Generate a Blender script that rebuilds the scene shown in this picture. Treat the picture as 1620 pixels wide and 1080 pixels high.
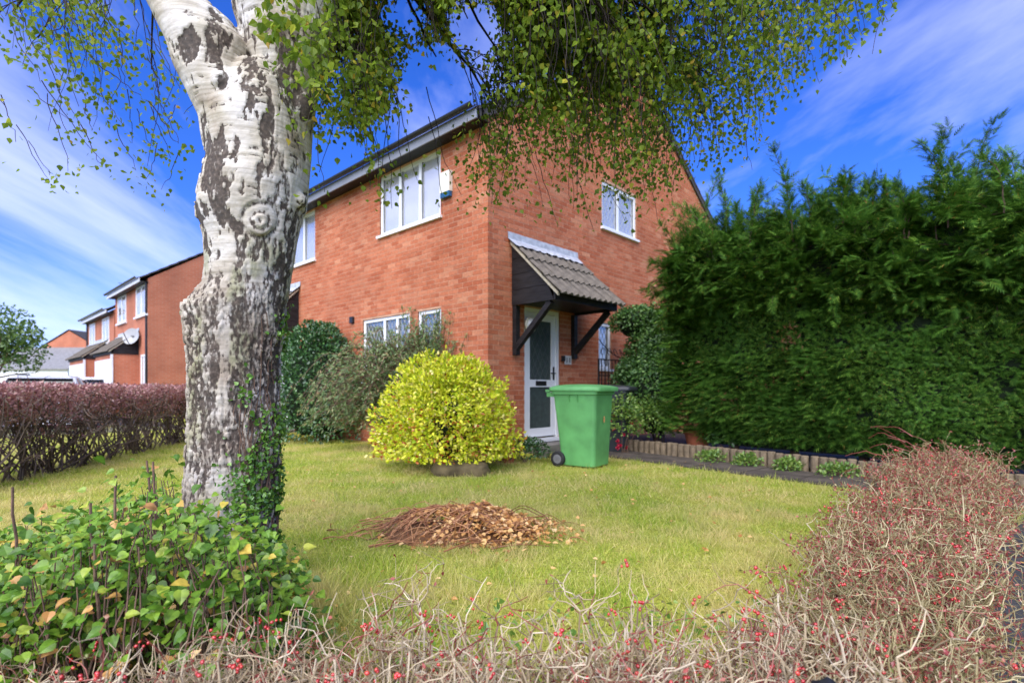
import bpy, math, random
import numpy as np
from mathutils import Matrix, Vector
rng = np.random.default_rng(11)
random.seed(5)
SC = bpy.context.scene
COL = SC.collection
for o in list(bpy.data.objects): bpy.data.objects.remove(o)

# ------------------------------------------------------------------ camera
CAMH = 1.02
cam_d = bpy.data.cameras.new('camera'); cam = bpy.data.objects.new('camera', cam_d); COL.objects.link(cam)
cam.location = (0, 0, CAMH); cam.rotation_euler = (math.radians(90), 0, 0)
cam_d.sensor_width = 36; cam_d.lens = 841/1620*36; cam_d.shift_y = 73/1620
cam_d.clip_start = 0.05; cam_d.clip_end = 2000
cam_d.dof.use_dof = True; cam_d.dof.focus_distance = 2.2; cam_d.dof.aperture_fstop = 2.8
SC.camera = cam
# ------------------------------------------------------------------ sky + sun
SUN_AZ = math.radians(198)      # compass-like: 0 = +Y, clockwise; behind the camera, to its left
SUN_EL = math.radians(46)
W = bpy.data.worlds.new('World'); SC.world = W; W.use_nodes = True
def build_world():
    nt = W.node_tree; nt.nodes.clear(); N = nt.nodes.new; L = nt.links.new
    out = N('ShaderNodeOutputWorld'); bg = N('ShaderNodeBackground'); bg.inputs[1].default_value = 0.115
    sky = N('ShaderNodeTexSky'); sky.sky_type = 'NISHITA'; sky.sun_disc = False
    sky.sun_elevation = SUN_EL; sky.sun_rotation = SUN_AZ
    sky.air_density = 1.0; sky.dust_density = 0.4; sky.ozone_density = 2.5
    hs = N('ShaderNodeHueSaturation'); hs.inputs['Saturation'].default_value = 1.3; hs.inputs['Value'].default_value = 1.0
    tint = N('ShaderNodeMixRGB'); tint.blend_type = 'MULTIPLY'; tint.inputs[0].default_value = 1; tint.inputs[2].default_value = (0.38, 0.47, 0.95, 1)
    L(sky.outputs[0], hs.inputs['Color']); L(hs.outputs[0], tint.inputs[1])
    tc = N('ShaderNodeTexCoord'); sp = N('ShaderNodeSeparateXYZ'); L(tc.outputs['Generated'], sp.inputs[0])
    zz = N('ShaderNodeMath'); zz.operation = 'MAXIMUM'; zz.inputs[1].default_value = 0.0; L(sp.outputs[2], zz.inputs[0])
    za = N('ShaderNodeMath'); za.operation = 'ADD'; za.inputs[1].default_value = 0.16; L(zz.outputs[0], za.inputs[0])
    dx = N('ShaderNodeMath'); dx.operation = 'DIVIDE'; L(sp.outputs[0], dx.inputs[0]); L(za.outputs[0], dx.inputs[1])
    dy = N('ShaderNodeMath'); dy.operation = 'DIVIDE'; L(sp.outputs[1], dy.inputs[0]); L(za.outputs[0], dy.inputs[1])
    cb = N('ShaderNodeCombineXYZ'); L(dx.outputs[0], cb.inputs[0]); L(dy.outputs[0], cb.inputs[1])
    mp = N('ShaderNodeMapping'); mp.inputs['Rotation'].default_value = (0, 0, math.radians(14)); mp.inputs['Scale'].default_value = (0.95, 0.36, 1); mp.inputs['Location'].default_value = (0.35, 0.4, 0)
    L(cb.outputs[0], mp.inputs[0])
    n1 = N('ShaderNodeTexNoise'); n1.inputs['Scale'].default_value = 0.75; n1.inputs['Detail'].default_value = 9; n1.inputs['Roughness'].default_value = 0.58; n1.inputs['Distortion'].default_value = 0.35
    L(mp.outputs[0], n1.inputs['Vector'])
    rp = N('ShaderNodeValToRGB'); rp.color_ramp.elements[0].position = 0.49; rp.color_ramp.elements[1].position = 0.74
    rp.color_ramp.elements[1].color = (0.80, 0.80, 0.80, 1); L(n1.outputs[0], rp.inputs[0])
    mx = N('ShaderNodeMixRGB'); mx.inputs[2].default_value = (5.2, 5.4, 7.3, 1)
    L(rp.outputs[0], mx.inputs[0]); L(tint.outputs[0], mx.inputs[1]); L(mx.outputs[0], bg.inputs[0]); L(bg.outputs[0], out.inputs[0])
build_world()
sun_d = bpy.data.lights.new('sun', 'SUN'); sun_d.energy = 3.1; sun_d.angle = math.radians(75); sun_d.color = (1.0, 0.95, 0.87)
sun = bpy.data.objects.new('sun', sun_d); COL.objects.link(sun); sun.location = (-5, -10, 15)
sdir = Vector((math.sin(SUN_AZ)*math.cos(SUN_EL), math.cos(SUN_AZ)*math.cos(SUN_EL), math.sin(SUN_EL)))
sun.rotation_euler = sdir.to_track_quat('Z', 'Y').to_euler()
SC.view_settings.view_transform = 'Standard'; SC.view_settings.look = 'None'
SC.view_settings.exposure = 1.25; SC.view_settings.gamma = 1.0; SC.view_settings.use_curve_mapping = False
SC.render.engine = 'CYCLES'

# ------------------------------------------------------------------ materials
def c4(c): return (c[0], c[1], c[2], 1)
def mat_new(name):
    m = bpy.data.materials.new(name); m.use_nodes = True; nt = m.node_tree; nt.nodes.clear()
    o = nt.nodes.new('ShaderNodeOutputMaterial'); return m, nt, nt.nodes.new, nt.links.new, o
def ramp(N, stops):
    r = N('ShaderNodeValToRGB'); e = r.color_ramp.elements
    while len(e) < len(stops): e.new(0.5)
    for i, (p, c) in enumerate(stops): e[i].position = p; e[i].color = c4(c)
    return r
def rand_val(N, L):
    g = N('ShaderNodeNewGeometry'); oi = N('ShaderNodeObjectInfo')
    a = N('ShaderNodeMath'); a.operation = 'ADD'; L(g.outputs['Random Per Island'], a.inputs[0]); L(oi.outputs['Random'], a.inputs[1])
    f = N('ShaderNodeMath'); f.operation = 'FRACT'; L(a.outputs[0], f.inputs[0]); return f.outputs[0]
def plain(name, col, rough=0.6, var=0.15, scale=6, bump=0.0, bscale=40, metal=0, stretch=(1, 1, 1), spec=0.4):
    m, nt, N, L, o = mat_new(name); p = N('ShaderNodeBsdfPrincipled')
    tc = N('ShaderNodeTexCoord'); mp = N('ShaderNodeMapping'); mp.inputs['Scale'].default_value = stretch; L(tc.outputs['Object'], mp.inputs[0])
    n = N('ShaderNodeTexNoise'); n.inputs['Scale'].default_value = scale; n.inputs['Detail'].default_value = 6; L(mp.outputs[0], n.inputs['Vector'])
    r = ramp(N, [(0.3, tuple(x*(1-var) for x in col)), (0.7, tuple(min(1, x*(1+var)) for x in col))]); L(n.outputs[0], r.inputs[0])
    L(r.outputs[0], p.inputs['Base Color']); p.inputs['Roughness'].default_value = rough; p.inputs['Metallic'].default_value = metal
    p.inputs['Specular IOR Level'].default_value = spec
    if bump:
        n2 = N('ShaderNodeTexNoise'); n2.inputs['Scale'].default_value = bscale; n2.inputs['Detail'].default_value = 5; L(mp.outputs[0], n2.inputs['Vector'])
        b = N('ShaderNodeBump'); b.inputs['Strength'].default_value = bump; b.inputs['Distance'].default_value = 0.01; L(n2.outputs[0], b.inputs['Height']); L(b.outputs[0], p.inputs['Normal'])
    L(p.outputs[0], o.inputs[0]); return m
def leafmat(name, stops, trans=0.35, gloss=0.08, rough=0.4, patch=0.0, pcol=None, pscale=1.2, mott=0):
    m, nt, N, L, o = mat_new(name); v = rand_val(N, L); r = ramp(N, stops); L(v, r.inputs[0]); colr = r.outputs[0]
    if patch:
        g = N('ShaderNodeNewGeometry'); n = N('ShaderNodeTexNoise'); n.inputs['Scale'].default_value = pscale; n.inputs['Detail'].default_value = 4; L(g.outputs['Position'], n.inputs['Vector'])
        rr = ramp(N, [(0.42, (0, 0, 0)), (0.62, (patch, patch, patch))]); L(n.outputs[0], rr.inputs[0])
        mx = N('ShaderNodeMixRGB'); L(rr.outputs[0], mx.inputs[0]); L(colr, mx.inputs[1]); mx.inputs[2].default_value = c4(pcol); colr = mx.outputs[0]
    if mott:
        g = N('ShaderNodeNewGeometry'); n = N('ShaderNodeTexNoise'); n.inputs['Scale'].default_value = mott; n.inputs['Detail'].default_value = 5; L(g.outputs['Position'], n.inputs['Vector'])
        rr = ramp(N, [(0.28, (0.5, 0.5, 0.45)), (0.5, (1, 1, 1)), (0.72, (1.35, 1.3, 1.2))]); L(n.outputs[0], rr.inputs[0])
        mx = N('ShaderNodeMixRGB'); mx.blend_type = 'MULTIPLY'; mx.inputs[0].default_value = 1; L(colr, mx.inputs[1]); L(rr.outputs[0], mx.inputs[2]); colr = mx.outputs[0]
    d = N('ShaderNodeBsdfDiffuse'); t = N('ShaderNodeBsdfTranslucent'); L(colr, d.inputs[0]); L(colr, t.inputs[0])
    m1 = N('ShaderNodeMixShader'); m1.inputs[0].default_value = trans; L(d.outputs[0], m1.inputs[1]); L(t.outputs[0], m1.inputs[2])
    gl = N('ShaderNodeBsdfGlossy'); gl.inputs['Roughness'].default_value = rough; gl.inputs[0].default_value = (0.9, 0.95, 0.9, 1)
    m2 = N('ShaderNodeMixShader'); m2.inputs[0].default_value = gloss; L(m1.outputs[0], m2.inputs[1]); L(gl.outputs[0], m2.inputs[2])
    L(m2.outputs[0], o.inputs[0]); return m
def brickmat(name):
    m, nt, N, L, o = mat_new(name); v = rand_val(N, L)
    r = ramp(N, [(0.0, (0.38, 0.108, 0.050)), (0.3, (0.43, 0.135, 0.064)), (0.65, (0.47, 0.158, 0.078)), (0.9, (0.50, 0.18, 0.092)), (1.0, (0.53, 0.23, 0.125))]); L(v, r.inputs[0])
    g = N('ShaderNodeNewGeometry'); n = N('ShaderNodeTexNoise'); n.inputs['Scale'].default_value = 30; n.inputs['Detail'].default_value = 5; L(g.outputs['Position'], n.inputs['Vector'])
    n3 = N('ShaderNodeTexNoise'); n3.inputs['Scale'].default_value = 0.8; n3.inputs['Detail'].default_value = 3; L(g.outputs['Position'], n3.inputs['Vector'])
    rr = ramp(N, [(0.25, (0.72, 0.72, 0.72)), (0.75, (1.22, 1.2, 1.18))]); L(n.outputs[0], rr.inputs[0])
    r3 = ramp(N, [(0.3, (0.80, 0.77, 0.77)), (0.7, (1.12, 1.16, 1.18))]); L(n3.outputs[0], r3.inputs[0])
    mu = N('ShaderNodeMixRGB'); mu.blend_type = 'MULTIPLY'; mu.inputs[0].default_value = 1; L(r.outputs[0], mu.inputs[1]); L(rr.outputs[0], mu.inputs[2])
    mu2 = N('ShaderNodeMixRGB'); mu2.blend_type = 'MULTIPLY'; mu2.inputs[0].default_value = 1; L(mu.outputs[0], mu2.inputs[1]); L(r3.outputs[0], mu2.inputs[2])
    nb = N('ShaderNodeTexNoise'); nb.inputs['Scale'].default_value = 2.2; nb.inputs['Detail'].default_value = 6; L(g.outputs['Position'], nb.inputs['Vector'])
    rb = ramp(N, [(0.50, (0, 0, 0)), (0.68, (0.28, 0.28, 0.28))]); L(nb.outputs[0], rb.inputs[0])
    ef = N('ShaderNodeMixRGB'); L(rb.outputs[0], ef.inputs[0]); L(mu2.outputs[0], ef.inputs[1]); ef.inputs[2].default_value = (0.50, 0.24, 0.14, 1); mu2 = ef
    p = N('ShaderNodeBsdfPrincipled'); L(mu2.outputs[0], p.inputs['Base Color']); p.inputs['Roughness'].default_value = 0.9; p.inputs['Specular IOR Level'].default_value = 0.15
    b = N('ShaderNodeBump'); b.inputs['Strength'].default_value = 0.4; b.inputs['Distance'].default_value = 0.004; L(n.outputs[0], b.inputs['Height']); L(b.outputs[0], p.inputs['Normal'])
    L(p.outputs[0], o.inputs[0]); return m
def brickwall_far(name):
    m, nt, N, L, o = mat_new(name); tc = N('ShaderNodeTexCoord'); sp = N('ShaderNodeSeparateXYZ'); L(tc.outputs['Object'], sp.inputs[0])
    ad = N('ShaderNodeMath'); ad.operation = 'ADD'; L(sp.outputs[0], ad.inputs[0]); L(sp.outputs[1], ad.inputs[1])
    cb = N('ShaderNodeCombineXYZ'); L(ad.outputs[0], cb.inputs[0]); L(sp.outputs[2], cb.inputs[1])
    bt = N('ShaderNodeTexBrick'); bt.inputs['Scale'].default_value = 1; bt.inputs['Brick Width'].default_value = 0.225; bt.inputs['Row Height'].default_value = 0.075; bt.inputs['Mortar Size'].default_value = 0.006
    bt.inputs['Color1'].default_value = (0.43, 0.13, 0.062, 1); bt.inputs['Color2'].default_value = (0.48, 0.16, 0.08, 1); bt.inputs['Mortar'].default_value = (0.42, 0.24, 0.16, 1)
    L(cb.outputs[0], bt.inputs['Vector'])
    n = N('ShaderNodeTexNoise'); n.inputs['Scale'].default_value = 0.9; n.inputs['Detail'].default_value = 6; L(tc.outputs['Object'], n.inputs['Vector'])
    rr = ramp(N, [(0.3, (0.8, 0.78, 0.78)), (0.7, (1.15, 1.15, 1.15))]); L(n.outputs[0], rr.inputs[0])
    mu = N('ShaderNodeMixRGB'); mu.blend_type = 'MULTIPLY'; mu.inputs[0].default_value = 1; L(bt.outputs[0], mu.inputs[1]); L(rr.outputs[0], mu.inputs[2])
    p = N('ShaderNodeBsdfPrincipled'); L(mu.outputs[0], p.inputs['Base Color']); p.inputs['Roughness'].default_value = 0.9; L(p.outputs[0], o.inputs[0]); return m
def glassmat(name, tint=(1, 1, 1), refl=0.12):
    m, nt, N, L, o = mat_new(name); t = N('ShaderNodeBsdfTransparent'); t.inputs[0].default_value = c4(tint)
    g = N('ShaderNodeBsdfGlossy'); g.inputs['Roughness'].default_value = 0.02
    lw = N('ShaderNodeLayerWeight'); lw.inputs[0].default_value = 0.5; pw = N('ShaderNodeMath'); pw.operation = 'POWER'; pw.inputs[1].default_value = 4; L(lw.outputs['Facing'], pw.inputs[0])
    ad = N('ShaderNodeMath'); ad.operation = 'MULTIPLY_ADD'; ad.inputs[1].default_value = 1-refl; ad.inputs[2].default_value = refl; L(pw.outputs[0], ad.inputs[0])
    mx = N('ShaderNodeMixShader'); L(ad.outputs[0], mx.inputs[0]); L(t.outputs[0], mx.inputs[1]); L(g.outputs[0], mx.inputs[2]); L(mx.outputs[0], o.inputs[0]); return m

M = {}
M['brick'] = brickmat('brick_red'); M['brick_far'] = brickwall_far('brick_far')
M['mortar'] = plain('mortar', (0.52, 0.30, 0.19), 0.95, 0.2, 8, 0.4, 80)
M['white'] = plain('white_upvc', (0.78, 0.80, 0.80), 0.3, 0.04, 3)
M['offwhite'] = plain('render_white', (0.75, 0.76, 0.76), 0.8, 0.08, 2)
M['fascia'] = plain('fascia_grey', (0.24, 0.255, 0.29), 0.6, 0.12, 3)
M['gutter'] = plain('gutter_black', (0.02, 0.02, 0.022), 0.35, 0.2, 5)
M['blackwood'] = plain('black_stained_wood', (0.016, 0.015, 0.016), 0.5, 0.5, 5, 0.6, 30, 0, (1, 1, 9), 0.25)
M['lead'] = plain('lead_flashing', (0.42, 0.45, 0.48), 0.5, 0.25, 14, 0.3, 30)
M['tile'] = plain('concrete_tile', (0.135, 0.118, 0.095), 0.9, 0.4, 9, 0.6, 60)
M['verge'] = plain('verge_mortar', (0.40, 0.36, 0.27), 0.9, 0.2, 20, 0.5, 60)
M['rooftile'] = plain('roof_tile_dark', (0.06, 0.055, 0.055), 0.9, 0.3, 9, 0.5, 40)
M['slate'] = plain('grey_roof', (0.21, 0.21, 0.21), 0.9, 0.2, 5, 0.5, 40)
M['glass'] = glassmat('window_glass', (1, 1, 1), 0.22)
M['doorglass'] = plain('obscure_glass', (0.055, 0.075, 0.068), 0.32, 0.25, 14, 0.5, 90, spec=0.35)
M['curtain'] = plain('net_curtain', (0.86, 0.87, 0.88), 0.95, 0.05, 4)
M['dimroom'] = plain('room_behind', (0.22, 0.26, 0.24), 0.9, 0.35, 5)  # dimness of the rooms put into a panel colour
M['lead_came'] = plain('lead_came', (0.12, 0.125, 0.13), 0.5, 0.2, 20)
M['came_pale'] = plain('came_pale', (0.42, 0.46, 0.47), 0.5, 0.2, 20)
M['iron'] = plain('wrought_iron', (0.014, 0.013, 0.013), 0.5, 0.3, 20)
M['bin'] = plain('bin_green', (0.11, 0.335, 0.105), 0.45, 0.2, 5, 0.12, 90)
M['bin_dark'] = plain('bin_black', (0.03, 0.035, 0.04), 0.42, 0.1, 3)
M['rubber'] = plain('rubber', (0.018, 0.018, 0.02), 0.75, 0.2, 20)
M['hub'] = plain('hub_grey', (0.16, 0.16, 0.17), 0.5, 0.2, 20)
M['sticker'] = plain('dry_leaf', (0.62, 0.33, 0.12), 0.7, 0.2, 40)
M['bell'] = plain('alarm_cream', (0.72, 0.70, 0.58), 0.4, 0.05, 3)
M['bellblue'] = plain('alarm_blue', (0.02, 0.11, 0.25), 0.3, 0.05, 3)
M['terracotta'] = plain('terracotta', (0.40, 0.12, 0.055), 0.85, 0.2, 12, 0.2, 40)
M['concrete'] = plain('concrete', (0.20, 0.19, 0.17), 0.9, 0.25, 6, 0.4, 50)
M['stone'] = plain('mossy_stone', (0.13, 0.10, 0.05), 0.95, 0.7, 7, 0.9, 25)
M['slab'] = plain('dirty_slab', (0.075, 0.062, 0.050), 0.8, 0.45, 5, 0.7, 40)
M['log'] = plain('weathered_log', (0.19, 0.145, 0.09), 0.9, 0.35, 14, 0.8, 40, 0, (1, 1, 0.2))
M['mulch'] = plain('mulch', (0.20, 0.095, 0.04), 0.95, 0.6, 40, 1.0, 60)
M['soil'] = plain('soil', (0.045, 0.032, 0.022), 0.95, 0.5, 9, 1.0, 30)
M['asphalt'] = plain('asphalt', (0.050, 0.050, 0.052), 0.85, 0.35, 30, 0.7, 150)
M['carpaint'] = plain('car_white', (0.76, 0.77, 0.79), 0.25, 0.02, 2)
M['carglass'] = plain('car_glass', (0.02, 0.025, 0.03), 0.05, 0.1, 2, spec=0.9)
M['lamp_glass'] = plain('opal_glass', (0.72, 0.73, 0.72), 0.2, 0.05, 5)
M['dish'] = plain('dish_grey', (0.36, 0.37, 0.37), 0.4, 0.08, 5)
M['plate'] = plain('number_plate', (0.60, 0.60, 0.58), 0.4, 0.1, 8)
M['wood_dark'] = plain('conifer_bark', (0.07, 0.045, 0.03), 0.9, 0.4, 12, 0.6, 40)
M['birch_twig'] = plain('birch_twig', (0.032, 0.022, 0.018), 0.8, 0.3, 20)
M['cane'] = plain('cane_brown', (0.14, 0.085, 0.055), 0.8, 0.35, 15, 0.4, 60)
M['twig_grey'] = leafmat('twig_grey', [(0, (0.20, 0.145, 0.08)), (0.35, (0.34, 0.265, 0.155)), (0.75, (0.48, 0.39, 0.25)), (1, (0.60, 0.52, 0.38))], 0.0, 0.02)
M['twig_brown'] = leafmat('twig_brown', [(0, (0.14, 0.11, 0.045)), (0.35, (0.26, 0.215, 0.10)), (0.75, (0.40, 0.34, 0.175)), (1, (0.54, 0.47, 0.29))], 0.0, 0.02)
M['twig_red'] = leafmat('twig_red', [(0, (0.13, 0.03, 0.025)), (0.5, (0.24, 0.06, 0.045)), (1, (0.30, 0.11, 0.08))], 0.0, 0.03)
M['twig_purple'] = leafmat('twig_purple', [(0, (0.05, 0.035, 0.028)), (1, (0.14, 0.10, 0.075))], 0.0, 0.02)
M['berry'] = leafmat('berry_red', [(0, (0.38, 0.008, 0.015)), (0.6, (0.52, 0.018, 0.022)), (1, (0.62, 0.06, 0.03))], 0.0, 0.10, 0.3)
M['birch_leaf'] = leafmat('birch_leaf', [(0, (0.11, 0.185, 0.018)), (0.45, (0.19, 0.29, 0.028)), (0.88, (0.30, 0.40, 0.045)), (0.97, (0.52, 0.48, 0.06)), (1, (0.54, 0.36, 0.05))], 0.6, 0.012)
M['sucker_leaf'] = leafmat('sucker_leaf', [(0, (0.055, 0.14, 0.014)), (0.4, (0.115, 0.24, 0.022)), (0.8, (0.21, 0.36, 0.035)), (0.92, (0.36, 0.44, 0.06)), (0.95, (0.58, 0.44, 0.07)), (0.975, (0.60, 0.33, 0.10)), (1, (0.42, 0.22, 0.09))], 0.32, 0.03, mott=55)
M['ivy'] = leafmat('ivy_leaf', [(0, (0.06, 0.16, 0.015)), (0.6, (0.12, 0.28, 0.028)), (1, (0.20, 0.38, 0.045))], 0.3, 0.06)
M['euonymus'] = leafmat('yellow_leaf', [(0, (0.26, 0.42, 0.018)), (0.2, (0.52, 0.62, 0.02)), (0.55, (0.72, 0.74, 0.035)), (0.9, (0.84, 0.80, 0.12)), (1, (0.86, 0.76, 0.32))], 0.18, 0.02)
M['euonymus_red'] = leafmat('orange_leaf', [(0, (0.62, 0.30, 0.06)), (0.5, (0.60, 0.17, 0.03)), (1, (0.50, 0.05, 0.02))], 0.3, 0.05)
M['darkgreen'] = leafmat('camellia_leaf', [(0, (0.02, 0.065, 0.018)), (0.6, (0.04, 0.12, 0.028)), (1, (0.09, 0.21, 0.05))], 0.18, 0.07, 0.35)
M['juniper'] = leafmat('arching_leaf', [(0, (0.08, 0.15, 0.045)), (0.5, (0.16, 0.24, 0.075)), (0.82, (0.24, 0.29, 0.11)), (1, (0.32, 0.17, 0.08))], 0.25, 0.04)
M['conifer'] = leafmat('conifer_spray', [(0, (0.022, 0.070, 0.010)), (0.5, (0.055, 0.135, 0.018)), (0.82, (0.105, 0.215, 0.026)), (0.98, (0.19, 0.31, 0.045)), (1.0, (0.30, 0.13, 0.04))], 0.25, 0.008, 0.5, 0.45, (0.075, 0.20, 0.025), 2.2)
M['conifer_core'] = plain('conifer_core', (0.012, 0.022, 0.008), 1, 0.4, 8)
M['climber'] = leafmat('climber_leaf', [(0, (0.035, 0.10, 0.022)), (0.6, (0.08, 0.185, 0.035)), (1, (0.17, 0.30, 0.07))], 0.2, 0.04, 0.4)
M['limeleaf'] = leafmat('lime_leaf', [(0, (0.09, 0.20, 0.03)), (0.6, (0.18, 0.32, 0.05)), (1, (0.30, 0.40, 0.08))], 0.35, 0.05)
M['treeleaf'] = leafmat('small_tree_leaf', [(0, (0.06, 0.13, 0.025)), (0.6, (0.11, 0.21, 0.04)), (1, (0.22, 0.32, 0.07))], 0.35, 0.05)
M['purple'] = leafmat('purple_leaf', [(0, (0.25, 0.095, 0.09)), (0.5, (0.42, 0.19, 0.175)), (0.85, (0.56, 0.31, 0.28)), (0.93, (0.62, 0.42, 0.36)), (1, (0.28, 0.24, 0.09))], 0.3, 0.06)
M['redleaf'] = leafmat('red_hedge_leaf', [(0, (0.24, 0.035, 0.035)), (0.5, (0.38, 0.075, 0.065)), (0.72, (0.42, 0.15, 0.09)), (0.86, (0.33, 0.25, 0.10)), (1, (0.22, 0.26, 0.07))], 0.3, 0.05)
M['petal'] = leafmat('rose_petal', [(0, (0.50, 0.01, 0.05)), (1, (0.70, 0.03, 0.09))], 0.3, 0.04)
M['deadleaf'] = leafmat('dead_leaf', [(0, (0.28, 0.11, 0.03)), (0.35, (0.54, 0.27, 0.075)), (0.75, (0.72, 0.44, 0.16)), (1, (0.80, 0.58, 0.30))], 0.2, 0.04)
M['deadtwig'] = leafmat('dead_twig', [(0, (0.10, 0.036, 0.016)), (0.5, (0.28, 0.115, 0.05)), (1, (0.46, 0.24, 0.11))], 0.0, 0.03)
M['grass'] = leafmat('grass_blade', [(0, (0.17, 0.30, 0.025)), (0.4, (0.38, 0.50, 0.055)), (0.78, (0.58, 0.60, 0.13)), (1, (0.78, 0.68, 0.34))], 0.4, 0.01, 0.5, 0.82, (0.74, 0.60, 0.28), 1.5)
def lawnmat():
    m, nt, N, L, o = mat_new('lawn_ground'); g = N('ShaderNodeNewGeometry')
    n = N('ShaderNodeTexNoise'); n.inputs['Scale'].default_value = 1.3; n.inputs['Detail'].default_value = 7; L(g.outputs['Position'], n.inputs['Vector'])
    n2 = N('ShaderNodeTexNoise'); n2.inputs['Scale'].default_value = 45; n2.inputs['Detail'].default_value = 5; L(g.outputs['Position'], n2.inputs['Vector'])
    r = ramp(N, [(0.32, (0.25, 0.33, 0.04)), (0.55, (0.40, 0.41, 0.07)), (0.72, (0.50, 0.42, 0.15))]); L(n.outputs[0], r.inputs[0])
    r2 = ramp(N, [(0.3, (0.45, 0.45, 0.42)), (0.7, (1.2, 1.2, 1.2))]); L(n2.outputs[0], r2.inputs[0])
    mu = N('ShaderNodeMixRGB'); mu.blend_type = 'MULTIPLY'; mu.inputs[0].default_value = 1; L(r.outputs[0], mu.inputs[1]); L(r2.outputs[0], mu.inputs[2])
    p = N('ShaderNodeBsdfPrincipled'); p.inputs['Roughness'].default_value = 1; p.inputs['Specular IOR Level'].default_value = 0.1; L(mu.outputs[0], p.inputs['Base Color'])
    b = N('ShaderNodeBump'); b.inputs['Strength'].default_value = 0.8; b.inputs['Distance'].default_value = 0.02; L(n2.outputs[0], b.inputs['Height']); L(b.outputs[0], p.inputs['Normal'])
    L(p.outputs[0], o.inputs[0]); return m
M['lawn'] = lawnmat()
def barkmat():
    m, nt, N, L, o = mat_new('birch_bark'); tc = N('ShaderNodeTexCoord')
    at = N('ShaderNodeAttribute'); at.attribute_name = 'bark'; sp = N('ShaderNodeSeparateXYZ'); L(at.outputs['Vector'], sp.inputs[0])
    mp = N('ShaderNodeMapping'); mp.inputs['Scale'].default_value = (5, 5, 60); L(tc.outputs['Object'], mp.inputs[0])
    n = N('ShaderNodeTexNoise'); n.inputs['Scale'].default_value = 1; n.inputs['Detail'].default_value = 6; L(mp.outputs[0], n.inputs['Vector'])
    pale = ramp(N, [(0.25, (0.30, 0.28, 0.24)), (0.5, (0.51, 0.495, 0.455)), (0.75, (0.66, 0.65, 0.62))]); L(n.outputs[0], pale.inputs[0])
    n2 = N('ShaderNodeTexNoise'); n2.inputs['Scale'].default_value = 4.5; n2.inputs['Detail'].default_value = 6; L(tc.outputs['Object'], n2.inputs['Vector'])
    st = ramp(N, [(0.34, (1.06, 1.05, 1.05)), (0.50, (0.90, 0.85, 0.75)), (0.66, (0.58, 0.50, 0.40))]); L(n2.outputs[0], st.inputs[0])
    mu = N('ShaderNodeMixRGB'); mu.blend_type = 'MULTIPLY'; mu.inputs[0].default_value = 1; L(pale.outputs[0], mu.inputs[1]); L(st.outputs[0], mu.inputs[2])
    n4 = N('ShaderNodeTexNoise'); n4.inputs['Scale'].default_value = 60; n4.inputs['Detail'].default_value = 4; L(tc.outputs['Object'], n4.inputs['Vector'])
    dk = ramp(N, [(0.3, (0.018, 0.013, 0.011)), (0.55, (0.055, 0.039, 0.030)), (0.75, (0.13, 0.10, 0.08))]); L(n4.outputs[0], dk.inputs[0])
    mx2 = N('ShaderNodeMixRGB'); L(sp.outputs[1], mx2.inputs[0]); L(mu.outputs[0], mx2.inputs[1]); mx2.inputs[2].default_value = (0.25, 0.205, 0.17, 1)
    mx4 = N('ShaderNodeMixRGB'); L(sp.outputs[2], mx4.inputs[0]); L(mx2.outputs[0], mx4.inputs[1]); mx4.inputs[2].default_value = (0.21, 0.22, 0.10, 1)
    mpf = N('ShaderNodeMapping'); mpf.inputs['Scale'].default_value = (70, 70, 32); L(tc.outputs['Object'], mpf.inputs[0])
    nf = N('ShaderNodeTexNoise'); nf.inputs['Scale'].default_value = 1; nf.inputs['Detail'].default_value = 5; L(mpf.outputs[0], nf.inputs['Vector'])
    af = N('ShaderNodeMath'); af.operation = 'MULTIPLY_ADD'; af.inputs[1].default_value = 2.0; L(nf.outputs[0], af.inputs[0])
    sb = N('ShaderNodeMath'); sb.operation = 'ADD'; sb.inputs[1].default_value = -1.0; L(sp.outputs[0], sb.inputs[0]); L(sb.outputs[0], af.inputs[2])
    mr = N('ShaderNodeMapRange'); mr.interpolation_type = 'SMOOTHSTEP'; mr.inputs['From Min'].default_value = .30; mr.inputs['From Max'].default_value = .80; mr.inputs['To Max'].default_value = .92; L(af.outputs[0], mr.inputs['Value'])
    mx3 = N('ShaderNodeMixRGB'); L(mr.outputs[0], mx3.inputs[0]); L(mx4.outputs[0], mx3.inputs[1]); L(dk.outputs[0], mx3.inputs[2])
    p = N('ShaderNodeBsdfPrincipled'); p.inputs['Roughness'].default_value = 0.85; p.inputs['Specular IOR Level'].default_value = 0.2; L(mx3.outputs[0], p.inputs['Base Color'])
    b = N('ShaderNodeBump'); b.inputs['Strength'].default_value = 0.5; b.inputs['Distance'].default_value = 0.006; L(n4.outputs[0], b.inputs['Height']); L(b.outputs[0], p.inputs['Normal'])
    L(p.outputs[0], o.inputs[0]); return m
M['bark'] = barkmat()

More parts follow.
